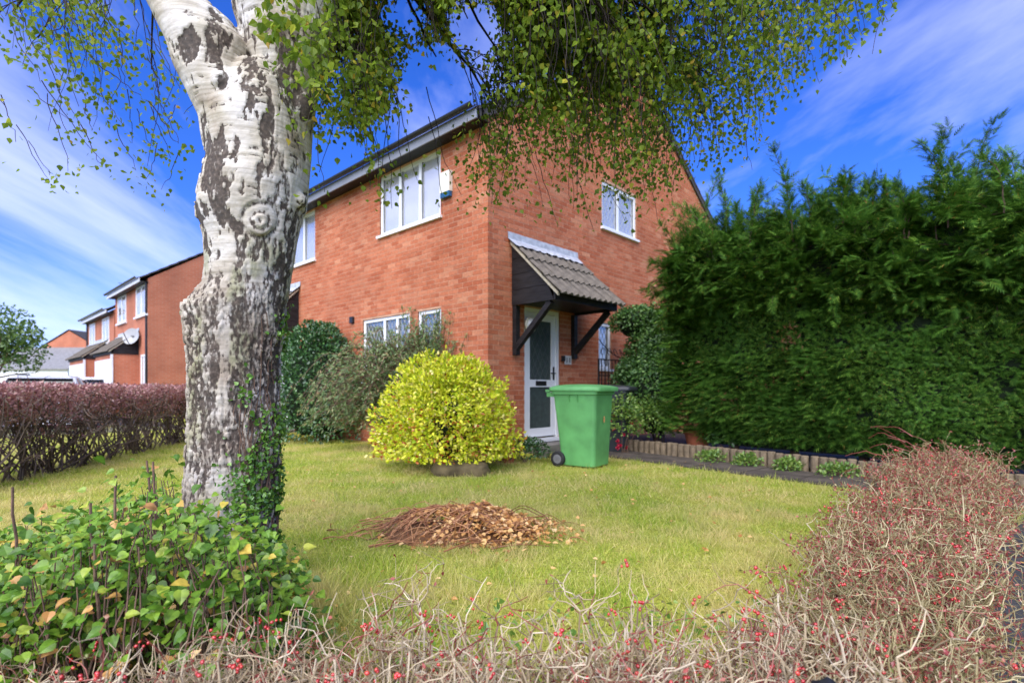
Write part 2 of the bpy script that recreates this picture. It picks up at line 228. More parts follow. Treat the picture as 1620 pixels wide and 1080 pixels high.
# ------------------------------------------------------------------ mesh helpers
class MB:
    def __init__(s): s.v = []; s.f3 = []; s.f4 = []; s.n = 0
    def add(s, v, tris=None, quads=None):
        v = np.asarray(v, float).reshape(-1, 3)
        if tris is not None and len(tris): s.f3.append(np.asarray(tris, np.int64) + s.n)
        if quads is not None and len(quads): s.f4.append(np.asarray(quads, np.int64) + s.n)
        s.v.append(v); s.n += len(v); return s
    def box(s, x0, x1, y0, y1, z0, z1):
        v = [(x, y, z) for z in (z0, z1) for y in (y0, y1) for x in (x0, x1)]
        return s.add(v, None, [(0, 2, 3, 1), (4, 5, 7, 6), (0, 1, 5, 4), (2, 6, 7, 3), (0, 4, 6, 2), (1, 3, 7, 5)])
    def beam(s, a, b, w, h, up=(0, 0, 1)):
        a = Vector(a); b = Vector(b); t = (b-a).normalized(); side = t.cross(Vector(up)); 
        if side.length < 1e-4: side = Vector((1, 0, 0))
        side.normalize(); u = side.cross(t)
        v = [p + side*sx*w/2 + u*sz*h/2 for p in (a, b) for sz in (-1, 1) for sx in (-1, 1)]
        return s.add([tuple(q) for q in v], None, [(0, 1, 3, 2), (4, 6, 7, 5), (0, 4, 5, 1), (2, 3, 7, 6), (0, 2, 6, 4), (1, 5, 7, 3)])
    def build(s, name, mat, parent=None, smooth=False, world=False):
        me = bpy.data.meshes.new(name)
        if s.v:
            V = np.concatenate(s.v)
            if world and parent is not None: V = V - np.array(wloc(parent))
            f3 = np.concatenate(s.f3) if s.f3 else np.zeros((0, 3), np.int64); f4 = np.concatenate(s.f4) if s.f4 else np.zeros((0, 4), np.int64)
            li = np.concatenate([f3.ravel(), f4.ravel()]).astype(np.int32)
            ls = np.concatenate([np.arange(len(f3))*3, len(f3)*3+np.arange(len(f4))*4]).astype(np.int32)
            me.vertices.add(len(V)); me.vertices.foreach_set('co', V.astype(np.float32).ravel())
            me.loops.add(len(li)); me.loops.foreach_set('vertex_index', li)
            me.polygons.add(len(ls)); me.polygons.foreach_set('loop_start', ls)
            me.polygons.foreach_set('use_smooth', np.full(len(ls), bool(smooth)))
            me.update(calc_edges=True)
        me.materials.append(M[mat] if isinstance(mat, str) else mat)
        o = bpy.data.objects.new(name, me); COL.objects.link(o)
        if parent is not None: o.parent = parent
        return o
def wloc(o):
    v = Vector((0, 0, 0))
    while o is not None: v = v + o.location; o = o.parent
    return v
def tag(o, label=None, cat=None, group=None, kind=None):
    if label: o['label'] = label
    if cat: o['category'] = cat
    if group: o['group'] = group
    if kind: o['kind'] = kind
    return o
def thing(name, label, cat, loc=(0, 0, 0), rz=0, group=None):
    o = bpy.data.objects.new(name, None); COL.objects.link(o); o.location = loc; o.rotation_euler = (0, 0, rz); o.empty_display_size = 0.1
    return tag(o, label, cat, group)
def inst(src, name, parent, mtx):
    o = bpy.data.objects.new(name, src); COL.objects.link(o); o.parent = parent; o.matrix_basis = mtx; return o
def nrm(a): return a/np.maximum(np.linalg.norm(a, axis=-1, keepdims=True), 1e-9)
def rdir(n): return nrm(rng.normal(size=(n, 3)))
def tubes(mb, P, R, sides=4):
    P = np.asarray(P, float); R = np.asarray(R, float)
    if P.ndim == 2: P = P[None]; R = R[None]
    m, k, _ = P.shape; t = nrm(np.gradient(P, axis=1)); ov = nrm(P[:, -1]-P[:, 0])
    alt = np.where(np.abs(ov[:, 2:3]) < 0.9, np.array([[0, 0, 1.]]), np.array([[1., 0, 0]])); ref = nrm(np.cross(ov, alt))[:, None, :]
    n1 = nrm(np.cross(t, ref)); n2 = np.cross(t, n1); a = np.arange(sides)/sides*2*np.pi
    V = P[:, :, None, :] + R[:, :, None, None]*(np.cos(a)[None, None, :, None]*n1[:, :, None, :] + np.sin(a)[None, None, :, None]*n2[:, :, None, :])
    idx = np.arange(m*k*sides).reshape(m, k, sides); nx = np.roll(idx, -1, axis=2)
    q = np.stack([idx[:, :-1], nx[:, :-1], nx[:, 1:], idx[:, 1:]], -1).reshape(-1, 4)
    mb.add(V.reshape(-1, 3), None, q); return mb
TPL = {
 'rhomb': ([(0, 0, 0), (.42, .5, .14), (1, 0, 0), (.42, -.5, .14)], [(0, 1, 2), (0, 2, 3)], []),
 'oval': ([(0, 0, 0), (.25, .42, .10), (.62, .45, .10), (1, 0, -.04), (.62, -.45, .10), (.25, -.42, .10)], [], [(0, 1, 2, 3), (0, 3, 4, 5)]),
 'birch': ([(0, 0, 0), (.18, .40, .06), (.38, .50, .08), (.70, .24, .02), (1, 0, -.10), (.70, -.24, .02), (.38, -.50, .08), (.18, -.40, .06)], [(0, 3, 4), (0, 4, 5)], [(0, 1, 2, 3), (0, 5, 6, 7)]),
 'heart': ([(0, 0, 0), (-.05, .22, .05), (.10, .46, .10), (.36, .52, .10), (.68, .30, .02), (1.02, 0, -.16), (.68, -.30, .02), (.36, -.52, .10), (.10, -.46, .10), (-.05, -.22, .05), (.5, 0, -.02)],
           [(0, 1, 2), (10, 4, 5), (10, 5, 6), (0, 8, 9)], [(0, 2, 3, 10), (3, 4, 10, 10), (0, 10, 7, 8)]),
 'blade': ([(0, .5, 0), (0, -.5, 0), (.55, -.35, .0), (.55, .35, .0), (1, 0, -3.0)], [(3, 2, 4)], [(0, 1, 2, 3)]),
 'tri': ([(0, .5, 0), (0, -.5, 0), (1, 0, 0)], [(0, 1, 2)], []),
}
TPL['heart'] = (TPL['heart'][0], [(0, 1, 2), (10, 4, 5), (10, 5, 6), (0, 8, 9), (3, 4, 10), (6, 7, 10)], [(0, 2, 3, 10), (0, 10, 7, 8)])
def _frond():
    v = [(0, .018, 0), (0, -.018, 0), (1, 0, -.10)]; f = [(0, 1, 2)]
    for i in range(6):
        a = .06+.14*i; w = .50*(1-.75*(i/6)**1.3)*(.8 if i == 0 else 1)
        for s in (-1, 1):
            n = len(v); v += [(a, 0, 0), (a+.11, 0, 0), (a+.30, s*w, -.06)]; f.append((n, n+1, n+2))
    return (v, f, [])
TPL['frond'] = _frond()
def leaves(mb, P, D, Nn, Ls, Ws, tpl='rhomb'):
    P = np.asarray(P); n = len(P)
    if n == 0: return mb
    tv, tf, tq = TPL[tpl]; T = np.array(tv); D = nrm(np.asarray(D)); S = nrm(np.cross(Nn, D)); Nn = np.cross(D, S)
    Ls = np.broadcast_to(Ls, (n,)); Ws = np.broadcast_to(Ws, (n,))
    V = P[:, None] + D[:, None]*(Ls[:, None, None]*T[None, :, 0:1]) + S[:, None]*(Ws[:, None, None]*T[None, :, 1:2]) + Nn[:, None]*(Ws[:, None, None]*T[None, :, 2:3])
    off = (np.arange(n)*len(T))[:, None, None]
    f3 = (np.array(tf)[None]+off).reshape(-1, 3) if tf else None; f4 = (np.array(tq)[None]+off).reshape(-1, 4) if tq else None
    mb.add(V.reshape(-1, 3), f3, f4); return mb
_tplmesh = {}
def leafmesh(tpl, mat):
    k = (tpl, mat)
    if k not in _tplmesh:
        o = leaves(MB(), np.zeros((1, 3)), np.array([[1., 0, 0]]), np.array([[0, 0, 1.]]), 1.0, 1.0, tpl).build('leaf', mat); _tplmesh[k] = o.data; bpy.data.objects.remove(o)
    return _tplmesh[k]
def leaf_objs(parent, P, D, Nn, Ls, Ws, tpl, mat, name='leaf'):
    me = leafmesh(tpl, mat); b = np.array(wloc(parent)); D = nrm(D); S = nrm(np.cross(Nn, D)); N2 = np.cross(D, S)
    Ls = np.broadcast_to(Ls, (len(P),)); Ws = np.broadcast_to(Ws, (len(P),))
    for i in range(len(P)):
        d = D[i]*Ls[i]; s = S[i]*Ws[i]; n = N2[i]*Ws[i]; p = P[i]-b
        inst(me, name, parent, Matrix(((d[0], s[0], n[0], p[0]), (d[1], s[1], n[1], p[1]), (d[2], s[2], n[2], p[2]), (0, 0, 0, 1))))
def split_leaves(parent, P, D, Nn, Ls, Ws, tpl, mat, k, stuffname='foliage'):
    """k leaves that show largest become parts of their own, the others one joined part"""
    n = len(P); Ls = np.broadcast_to(Ls, (n,)); Ws = np.broadcast_to(Ws, (n,))
    px = 810+841*P[:, 0]/np.maximum(P[:, 1], .05); py = 613-841*(P[:, 2]-CAMH)/np.maximum(P[:, 1], .05)
    vis = (px > 5) & (px < 1615) & (py > 5) & (py < 1075) & (P[:, 1] > .3)
    face = np.abs((nrm(Nn)*nrm(P-np.array([0, 0, CAMH]))).sum(1))
    sc = np.where(vis, Ls*Ws*(face+.25)/np.maximum(P[:, 1], .1)**2, 0); order = np.argsort(-sc); a = order[:k]; b = order[k:]
    leaf_objs(parent, P[a], D[a], Nn[a], Ls[a], Ws[a], tpl, mat)
    if len(b): tag(leaves(MB(), P[b], D[b], Nn[b], Ls[b], Ws[b], tpl).build(stuffname, mat, parent, world=True), kind='stuff')
# value noise
def vnoise(p, seed=0):
    p = np.asarray(p, float); i = np.floor(p).astype(np.int64); f = p-i; f = f*f*(3-2*f); r = 0
    for dx in (0, 1):
        for dy in (0, 1):
            for dz in (0, 1):
                h = (i[:, 0]+dx)*374761393 + (i[:, 1]+dy)*668265263 + (i[:, 2]+dz)*2147483647 + seed*974634777
                h = (h ^ (h >> 13))*1274126177; h = (h ^ (h >> 16)) & 0xFFFFFF
                w = (f[:, 0] if dx else 1-f[:, 0])*(f[:, 1] if dy else 1-f[:, 1])*(f[:, 2] if dz else 1-f[:, 2]); r = r + w*h/0xFFFFFF
    return r
def fbm(p, o=4, seed=0):
    a = 0.5; r = 0; t = 0; p = np.asarray(p, float)
    for k in range(o): r = r + a*vnoise(p*2**k, seed+k); t += a; a *= .5
    return r/t
def sstep(a, b, x): t = np.clip((x-a)/(b-a), 0, 1); return t*t*(3-2*t)
def px3(x, y, d): return np.array([(x-810)/841*d, d, CAMH+(613-y)/841*d])
def projpx(P): return 810+841*P[:, 0]/P[:, 1], 613-841*(P[:, 2]-CAMH)/P[:, 1]

# ------------------------------------------------------------------ layout axes
A = np.array([-.729, .685]); B = np.array([.685, .729]); CORNER = np.array([-.3525, 7.8])
HROT = math.atan2(B[1], B[0])
PD = np.array([.64, -.77]); PN = np.array([.77, .64])       # path direction, and its side towards the conifers
E1 = np.array([1.565, 7.52])                                # lawn edge of the path

# ------------------------------------------------------------------ ground
def poly(name, pts, z, mat, kind='structure'):
    o = MB().add([(p[0], p[1], z) for p in pts], [(0, i, i+1) for i in range(1, len(pts)-1)]).build(name, mat); tag(o, kind=kind); return o
poly('ground', [(-500, -300), (500, -300), (500, 700), (-500, 700)], 0, 'lawn')
def fw(s, off): p = CORNER + A*s - B*off; return (p[0], p[1])     # s along the front wall, off out into the street
poly('road', [fw(-10, 14.5), fw(-10, 7.6), fw(80, 7.6), fw(80, 14.5)], .004, 'asphalt')
poly('driveway', [fw(9.3, 7.55), fw(9.3, 1.2), fw(40, 1.2), fw(40, 7.55)], .008, 'asphalt')
sA = np.array([.50, 1.08]); sB = sA + B*9
poly('pavement', [tuple(sA+PD*.0), tuple(sB), tuple(sB+PD*2.6), tuple(sA+PD*2.6-B*2), tuple(sA-B*2.0-np.array([4, 0]))], .004, 'asphalt')
path = poly('path', [tuple(E1-PD*1.5+PN*.02), tuple(E1-PD*1.5+PN*.80), tuple(E1+PD*5.2+PN*.80), tuple(E1+PD*5.2+PN*.02)], .006, 'soil')
for i in range(11):
    a = E1-PD*1.4+PD*(.62*i); mb = MB(); j = rng.normal(0, .006, 4)
    q = [a+PD*.012+PN*(.05+j[0]), a+PD*.612+PN*(.05+j[1]), a+PD*.612+PN*(.76+j[2]), a+PD*.012+PN*(.76+j[3])]; z = .022+rng.uniform(0, .008)
    mb.add([(p[0], p[1], .002) for p in q]+[(p[0], p[1], z) for p in q], None, [(4, 5, 6, 7), (0, 1, 5, 4), (1, 2, 6, 5), (2, 3, 7, 6), (3, 0, 4, 7)]).build('slab', 'slab', path)
bed = poly('flower_bed', [tuple(E1-PD*2.2+PN*.86), tuple(E1-PD*2.2+PN*4.2), tuple(E1+PD*5.2+PN*4.6), tuple(E1+PD*5.2+PN*.86)], .05, 'soil')

# ------------------------------------------------------------------ brick house
HX, HY, ZE, SL = 8.15, 9.0, 5.0, 0.62
house = thing('brick_house', 'red brick end of terrace house with white windows and black porch canopy', 'house', (CORNER[0], CORNER[1], 0), HROT)
OPEN = {'g': [(.80, 1.70, 0.02, 2.30), (2.867, 3.295, 1.37, 2.24), (2.971, 4.231, 4.03, 4.91)],
        'f': [(1.09, 2.84, 3.78, 4.87), (5.337, 7.09, 3.78, 4.87), (1.925, 3.42, 1.15, 2.30), (1.076, 1.694, 1.15, 2.30), (6.35, 7.25, .02, 2.25)]}
def wm(kind): return (lambda u, d, z: (u, d, z)) if kind == 'g' else (lambda u, d, z: (d, u, z))
def wbox(mb, kind, u0, u1, d0, d1, z0, z1):
    return mb.box(u0, u1, d0, d1, z0, z1) if kind == 'g' else mb.box(d0, d1, u0, u1, z0, z1)
def ztop_g(u): return ZE+.12+SL*min(u, HX-u)
def wall_mesh(kind, U):
    mb = MB(); f = wm(kind); ops = OPEN[kind]
    us = sorted({0, U, *[o[0] for o in ops], *[o[1] for o in ops]}); zs = sorted({0, ZE, *[o[2] for o in ops], *[o[3] for o in ops]})
    for a, b in zip(us, us[1:]):
        for c, d in zip(zs, zs[1:]):
            if any(o[0]-1e-6 <= a and b <= o[1]+1e-6 and o[2]-1e-6 <= c and d <= o[3]+1e-6 for o in ops): continue
            mb.add([f(a, 0, c), f(b, 0, c), f(b, 0, d), f(a, 0, d)], None, [(0, 1, 2, 3)])
    for (a, b, c, d) in ops:
        for p, q in (((a, c), (b, c)), ((b, c), (b, d)), ((b, d), (a, d)), ((a, d), (a, c))):
            mb.add([f(p[0], 0, p[1]), f(q[0], 0, q[1]), f(q[0], .14, q[1]), f(p[0], .14, p[1])], None, [(0, 1, 2, 3)])
        mb.add([f(a-.3, .6, c-.2), f(b+.3, .6, c-.2), f(b+.3, .6, d+.2), f(a-.3, .6, d+.2)], None, [(0, 1, 2, 3)])
    return mb
w = wall_mesh('f', HY); w.add([(0, 0, ZE), (0, HY, ZE), (0, HY, ZE+.12), (0, 0, ZE+.12)], None, [(0, 1, 2, 3)]); wall_f = w.build('front_wall', 'mortar', house)
w = wall_mesh('g', HX); w.add([(0, 0, ZE), (HX, 0, ZE), (HX, 0, ZE+.12), (HX/2, 0, ztop_g(HX/2)), (0, 0, ZE+.12)], [(0, 1, 2), (0, 2, 3), (0, 3, 4)]); wall_g = w.build('gable_wall', 'mortar', house)
MB().add([(HX, 0, 0), (HX, HY, 0), (HX, HY, 5.1), (HX, 0, 5.1), (0, HY, 0), (0, HY, 5.1), (HX/2, HY, 7.6)], [(3, 2, 2), ], [(0, 1, 2, 3), (4, 1, 2, 5)]).add([(0, HY, 5.1), (HX, HY, 5.1), (HX/2, HY, 7.6)], [(0, 1, 2)]).build('rear_wall', 'brick_far', house)
# bricks: stretcher bond, 75 mm courses, standing 7 mm proud of the mortar
LB, HB, GAUGE, PR = .215, .066, .075, .0028
bl = []                                                      # (kind,u0,u1,d0,d1,z0,z1)
nco = int(7.6/GAUGE)
def clip_spans(kind, u0, u1, z0, z1):
    sp = [(u0, u1)]
    for (a, b, c, d) in OPEN[kind]:
        if z1 <= c+.02 or z0 >= d-.02: continue
        ns = []
        for (p, q) in sp:
            if q <= a or p >= b: ns.append((p, q)); continue
            if p < a: ns.append((p, a))
            if q > b: ns.append((b, q))
        sp = ns
    return [s for s in sp if s[1]-s[0] > .025]
for c in range(nco):
    z0 = c*GAUGE+.01; z1 = z0+HB; odd = c % 2
    for kind, U in (('g', HX), ('f', HY)):
        if kind == 'f' and z1 > ZE+.1: continue
        lead = (kind == 'g') != bool(odd)                    # this wall's stretcher turns the corner
        u = -PR if lead else .1125
        first = True
        lim = U
        while u < lim:
            u1 = u+LB + (PR if (first and lead) else 0)
            if kind == 'g' and z1 > ztop_g(max(0, min(u, U)))-.02 or kind == 'g' and z1 > ztop_g(min(u1, U))-.02: 
                u = u1+.01; first = False; continue
            for (a, b) in clip_spans(kind, u, min(u1, U), z0, z1):
                pr = PR+rng.normal(0, .0007)
                bl.append((kind, a, b, -pr, .10 if (first and lead) else .04, z0+rng.normal(0, .0008), z1+rng.normal(0, .0008)))
            u = u1+.01; first = False
def brick_score(b):
    kind, a, e, *_ , z0, z1 = b
    if e-a < .15: return 99
    m = (a+e)/2; p = CORNER + (B*m if kind == 'g' else A*m); z = (z0+z1)/2
    X = 810+841*p[0]/p[1]; Y = 613-841*(z-CAMH)/p[1]
    if not (300 < Y < 545): return 99
    if kind == 'g' and .45 < m < 2.2 and z < 3.4: return 99
    return np.hypot(p[0], p[1])
order = sorted(range(len(bl)), key=lambda i: brick_score(bl[i])); top = set(order[:300])
mbf, mbg = MB(), MB()
unit = MB().box(0, 1, 0, 1, 0, 1).build('brick', 'brick'); unit_me = unit.data; bpy.data.objects.remove(unit)
for i, (kind, a, b, d0, d1, z0, z1) in enumerate(bl):
    if i in top:
        if kind == 'g': mt = Matrix.Translation((a, d0, z0)) @ Matrix.Diagonal((b-a, d1-d0, z1-z0, 1)); inst(unit_me, 'brick', wall_g, mt)
        else: mt = Matrix.Translation((d0, a, z0)) @ Matrix.Diagonal((d1-d0, b-a, z1-z0, 1)); inst(unit_me, 'brick', wall_f, mt)
    else: wbox(mbg if kind == 'g' else mbf, kind, a, b, d0, d1, z0, z1)
tag(mbg.build('brickwork', 'brick', wall_g), kind='stuff'); tag(mbf.build('brickwork', 'brick', wall_f), kind='stuff')
# roof
def roof(parent, hx, y0, y1, z0, sl, ov, mat='rooftile'):
    mb = MB(); th = .09; ap = hx/2
    for sgn in (0, 1):
        e = -ov if not sgn else hx+ov; ze = z0-ov*sl; za = z0+ap*sl
        n = 14
        for i in range(n):                                   # stepped courses of tiles
            t0, t1 = i/n, (i+1)/n; xa = e+(ap-e)*t0; xb = e+(ap-e)*t1; zA = ze+(za-ze)*t0+.03; zB = ze+(za-ze)*t1
            mb.add([(xa, y0, zA), (xa, y1, zA), (xb, y1, zB+.005), (xb, y0, zB+.005), (xa, y0, zA-.05), (xa, y1, zA-.05), (xb, y1, zB-.05), (xb, y0, zB-.05)], None, [(0, 1, 2, 3), (4, 5, 6, 7), (0, 1, 5, 4), (0, 3, 7, 4), (1, 2, 6, 5)])
    r = mb.build('roof', mat, parent)
    tubes(MB(), [[(ap, y0, z0+ap*sl+.02), (ap, (y0+y1)/2, z0+ap*sl+.02), (ap, y1, z0+ap*sl+.02)]], [[.1, .1, .1]], 8).build('ridge_tiles', mat, r)
    return r
rf = roof(house, HX, -.06, HY+.06, ZE+.17, SL, .27)
MB().box(-.285, -.262, -.05, HY+.05, 4.86, 5.0).build('fascia', 'fascia', house)
MB().box(-.26, -.008, -.045, HY+.045, 4.885, 4.9).build('soffit', 'blackwood', house)
def gutter(parent, x, y0, y1, z, r=.055):
    a = np.linspace(np.pi, 2*np.pi, 9); v = []; q = []
    for y in (y0, y1): v += [(x+r*math.cos(t), y, z+r*math.sin(t)) for t in a]
    n = len(a); q = [(i, i+1, n+i+1, n+i) for i in range(n-1)]
    return MB().add(v, None, q).build('gutter', 'gutter', parent, True)
gutter(house, -.345, -.06, HY+.06, 5.05)
# verge boards on the gable
mb = MB()
mb.beam((-.25, -.035, ZE+.17-.25*SL-.085), (HX/2, -.035, ZE+.17+HX/2*SL-.085), .025, .15); mb.beam((HX/2, -.037, ZE+.17+HX/2*SL-.085), (HX+.25, -.037, ZE+.17-.25*SL-.085), .025, .09)
mb.build('verge_board', 'rooftile', house)
def lattice(kind, u0, u1, z0, z1, d, sp, mat, parent, w=.006):
    mb = MB(); f = wm(kind); k = 1.75
    for s in (-1, 1):
        c0 = z0-k*max(0, s)*(u1-u0)*1.02-2*0; c = z0-k*(u1-u0) if s > 0 else z0
        hi = z1 if s > 0 else z1+k*(u1-u0)
        c = c+.05
        while c < hi:                                        # z = c + s*k*(u-u0)
            pts = []
            lo_u, hi_u = u0, u1
            ua = (z0-c)/(s*k)+u0; ub = (z1-c)/(s*k)+u0; lo = max(u0, min(ua, ub)); h = min(u1, max(ua, ub))
            if h-lo > .01:
                p = f(lo, d, c+s*k*(lo-u0)); q = f(h, d, c+s*k*(h-u0)); up = (0, 1, 0) if kind == 'g' else (1, 0, 0)
                mb.beam(p, q, w, .004, up)
            c += sp*k
    return mb.build('lattice', mat, parent)
def window(kind, op, panes, parent, lat=None, back='curtain', sillw=.05, openers=()):
    u0, u1, z0, z1 = op; u0 += .004; u1 -= .004; z0 += .004; z1 -= .004; fr = MB(); t = .055
    for (a, b, c, d) in ((u0, u0+t, z0, z1), (u1-t, u1, z0, z1), (u0+t, u1-t, z0, z0+t), (u0+t, u1-t, z1-t, z1)): wbox(fr, kind, a, b, .025, .09, c, d)
    edges = [u0+t]+[u0+(u1-u0)*p for p in panes]+[u1-t]
    for p in panes: um = u0+(u1-u0)*p; wbox(fr, kind, um-.032, um+.032, .027, .088, z0+t, z1-t)
    fo = fr.build('window', 'white', parent)
    for i, (a, b) in enumerate(zip(edges, edges[1:])):
        a += .032 if i else 0; b -= .032 if i < len(edges)-2 else 0
        g = MB(); wbox(g, kind, a-.005, b+.005, .058, .062, z0+t-.005, z1-t+.005); g.build('pane', 'glass', fo)
        for (p, q, r, s) in ((a, a+.012, z0+t, z1-t), (b-.012, b, z0+t, z1-t)):
            bd = MB(); wbox(bd, kind, p, q, .045, .057, r, s); bd.build('gasket', 'lead_came', fo)
        if lat: lattice(kind, a+.012, b-.012, z0+t, z1-t, .056, lat[0], lat[1], fo)
    s = MB(); wbox(s, kind, u0-sillw, u1+sillw, -.055, .03, z0-.045, z0-.002); s.build('sill', 'white', fo)
    c = MB(); wbox(c, kind, u0+.02, u1-.02, .092, .096, z0+.02, z1-.02); c.build('curtain' if back == 'curtain' else 'blind_or_dim_room', back, fo)  # net curtain, else a flat panel painted as the dim room behind
    return fo
window('f', OPEN['f'][0], (.33, .66), house); window('f', OPEN['f'][1], (.33, .66), house)
window('f', OPEN['f'][2], (.27, .54), house, (.11, 'came_pale'), 'dimroom', .01); window('f', OPEN['f'][3], (), house, (.11, 'came_pale'), 'dimroom', .01)
window('g', OPEN['g'][1], (), house, (.11, 'lead_came'), 'curtain', .01); window('g', OPEN['g'][2], (.48,), house, (.12, 'came_pale'))
def door(kind, op, parent, mat='white'):
    u0, u1, z0, z1 = op; z0 = .20; fr = MB()
    for (a, b, c, d) in ((u0+.003, u0+.07, z0, z1-.003), (u1-.07, u1-.003, z0, z1-.003), (u0+.07, u1-.07, z1-.07, z1-.003)): wbox(fr, kind, a, b, .02, .1, c, d)
    fo = fr.build('door_frame', mat, parent)
    a, b = u0+.075, u1-.075; lf = MB(); zb, zm0, zm1, zt = z0+.02, z0+.83, z0+.95, z1-.075
    for (p, q, r, s) in ((a, a+.10, zb, zt), (b-.10, b, zb, zt), (a+.10, b-.10, zb, zb+.14), (a+.10, b-.10, zm0, zm1), (a+.10, b-.10, zt-.11, zt)): wbox(lf, kind, p, q, .04, .085, r, s)
    lo = lf.build('door', mat, parent)
    for (r, s) in ((zb+.14, zm0), (zm1, zt-.11)):
        g = MB(); wbox(g, kind, a+.095, b-.095, .06, .065, r-.005, s+.005); g.build('door_pane', 'doorglass', lo)
    lattice(kind, a+.10, b-.10, zm1, zt-.11, .056, .13, 'lead_came', lo, .005)
    bk = MB(); wbox(bk, kind, u0+.05, u1-.05, .2, .21, z0, z1); bk.build('dim_hall_panel', 'dimroom', lo)  # panel coloured to stand for the dim hall
    lb = MB(); wbox(lb, kind, (a+b)/2-.13, (a+b)/2+.13, .028, .04, zm0+.025, zm1-.02); wbox(lb, kind, (a+b)/2-.11, (a+b)/2+.11, .022, .028, zm0+.04, zm1-.035); lb.build('letterbox', 'iron', lo)
    h = MB(); wbox(h, kind, b-.065, b-.035, .025, .04, z0+.95, z0+1.17); wbox(h, kind, b-.15, b-.04, -.01, .012, z0+1.05, z0+1.07); wbox(h, kind, b-.06, b-.04, .012, .025, z0+1.05, z0+1.07); h.build('handle', 'iron', lo)
    st = MB(); wbox(st, kind, u0-.08, u1+.08, -.10, .05, .145, .195); st.build('door_sill', 'white', fo)
    stp = MB(); wbox(stp, kind, u0-.05, u1+.05, -.42, -.01, .0, .13); stp.build('door_step', 'concrete', parent)
door('g', OPEN['g'][0], house); door('f', OPEN['f'][4], house)

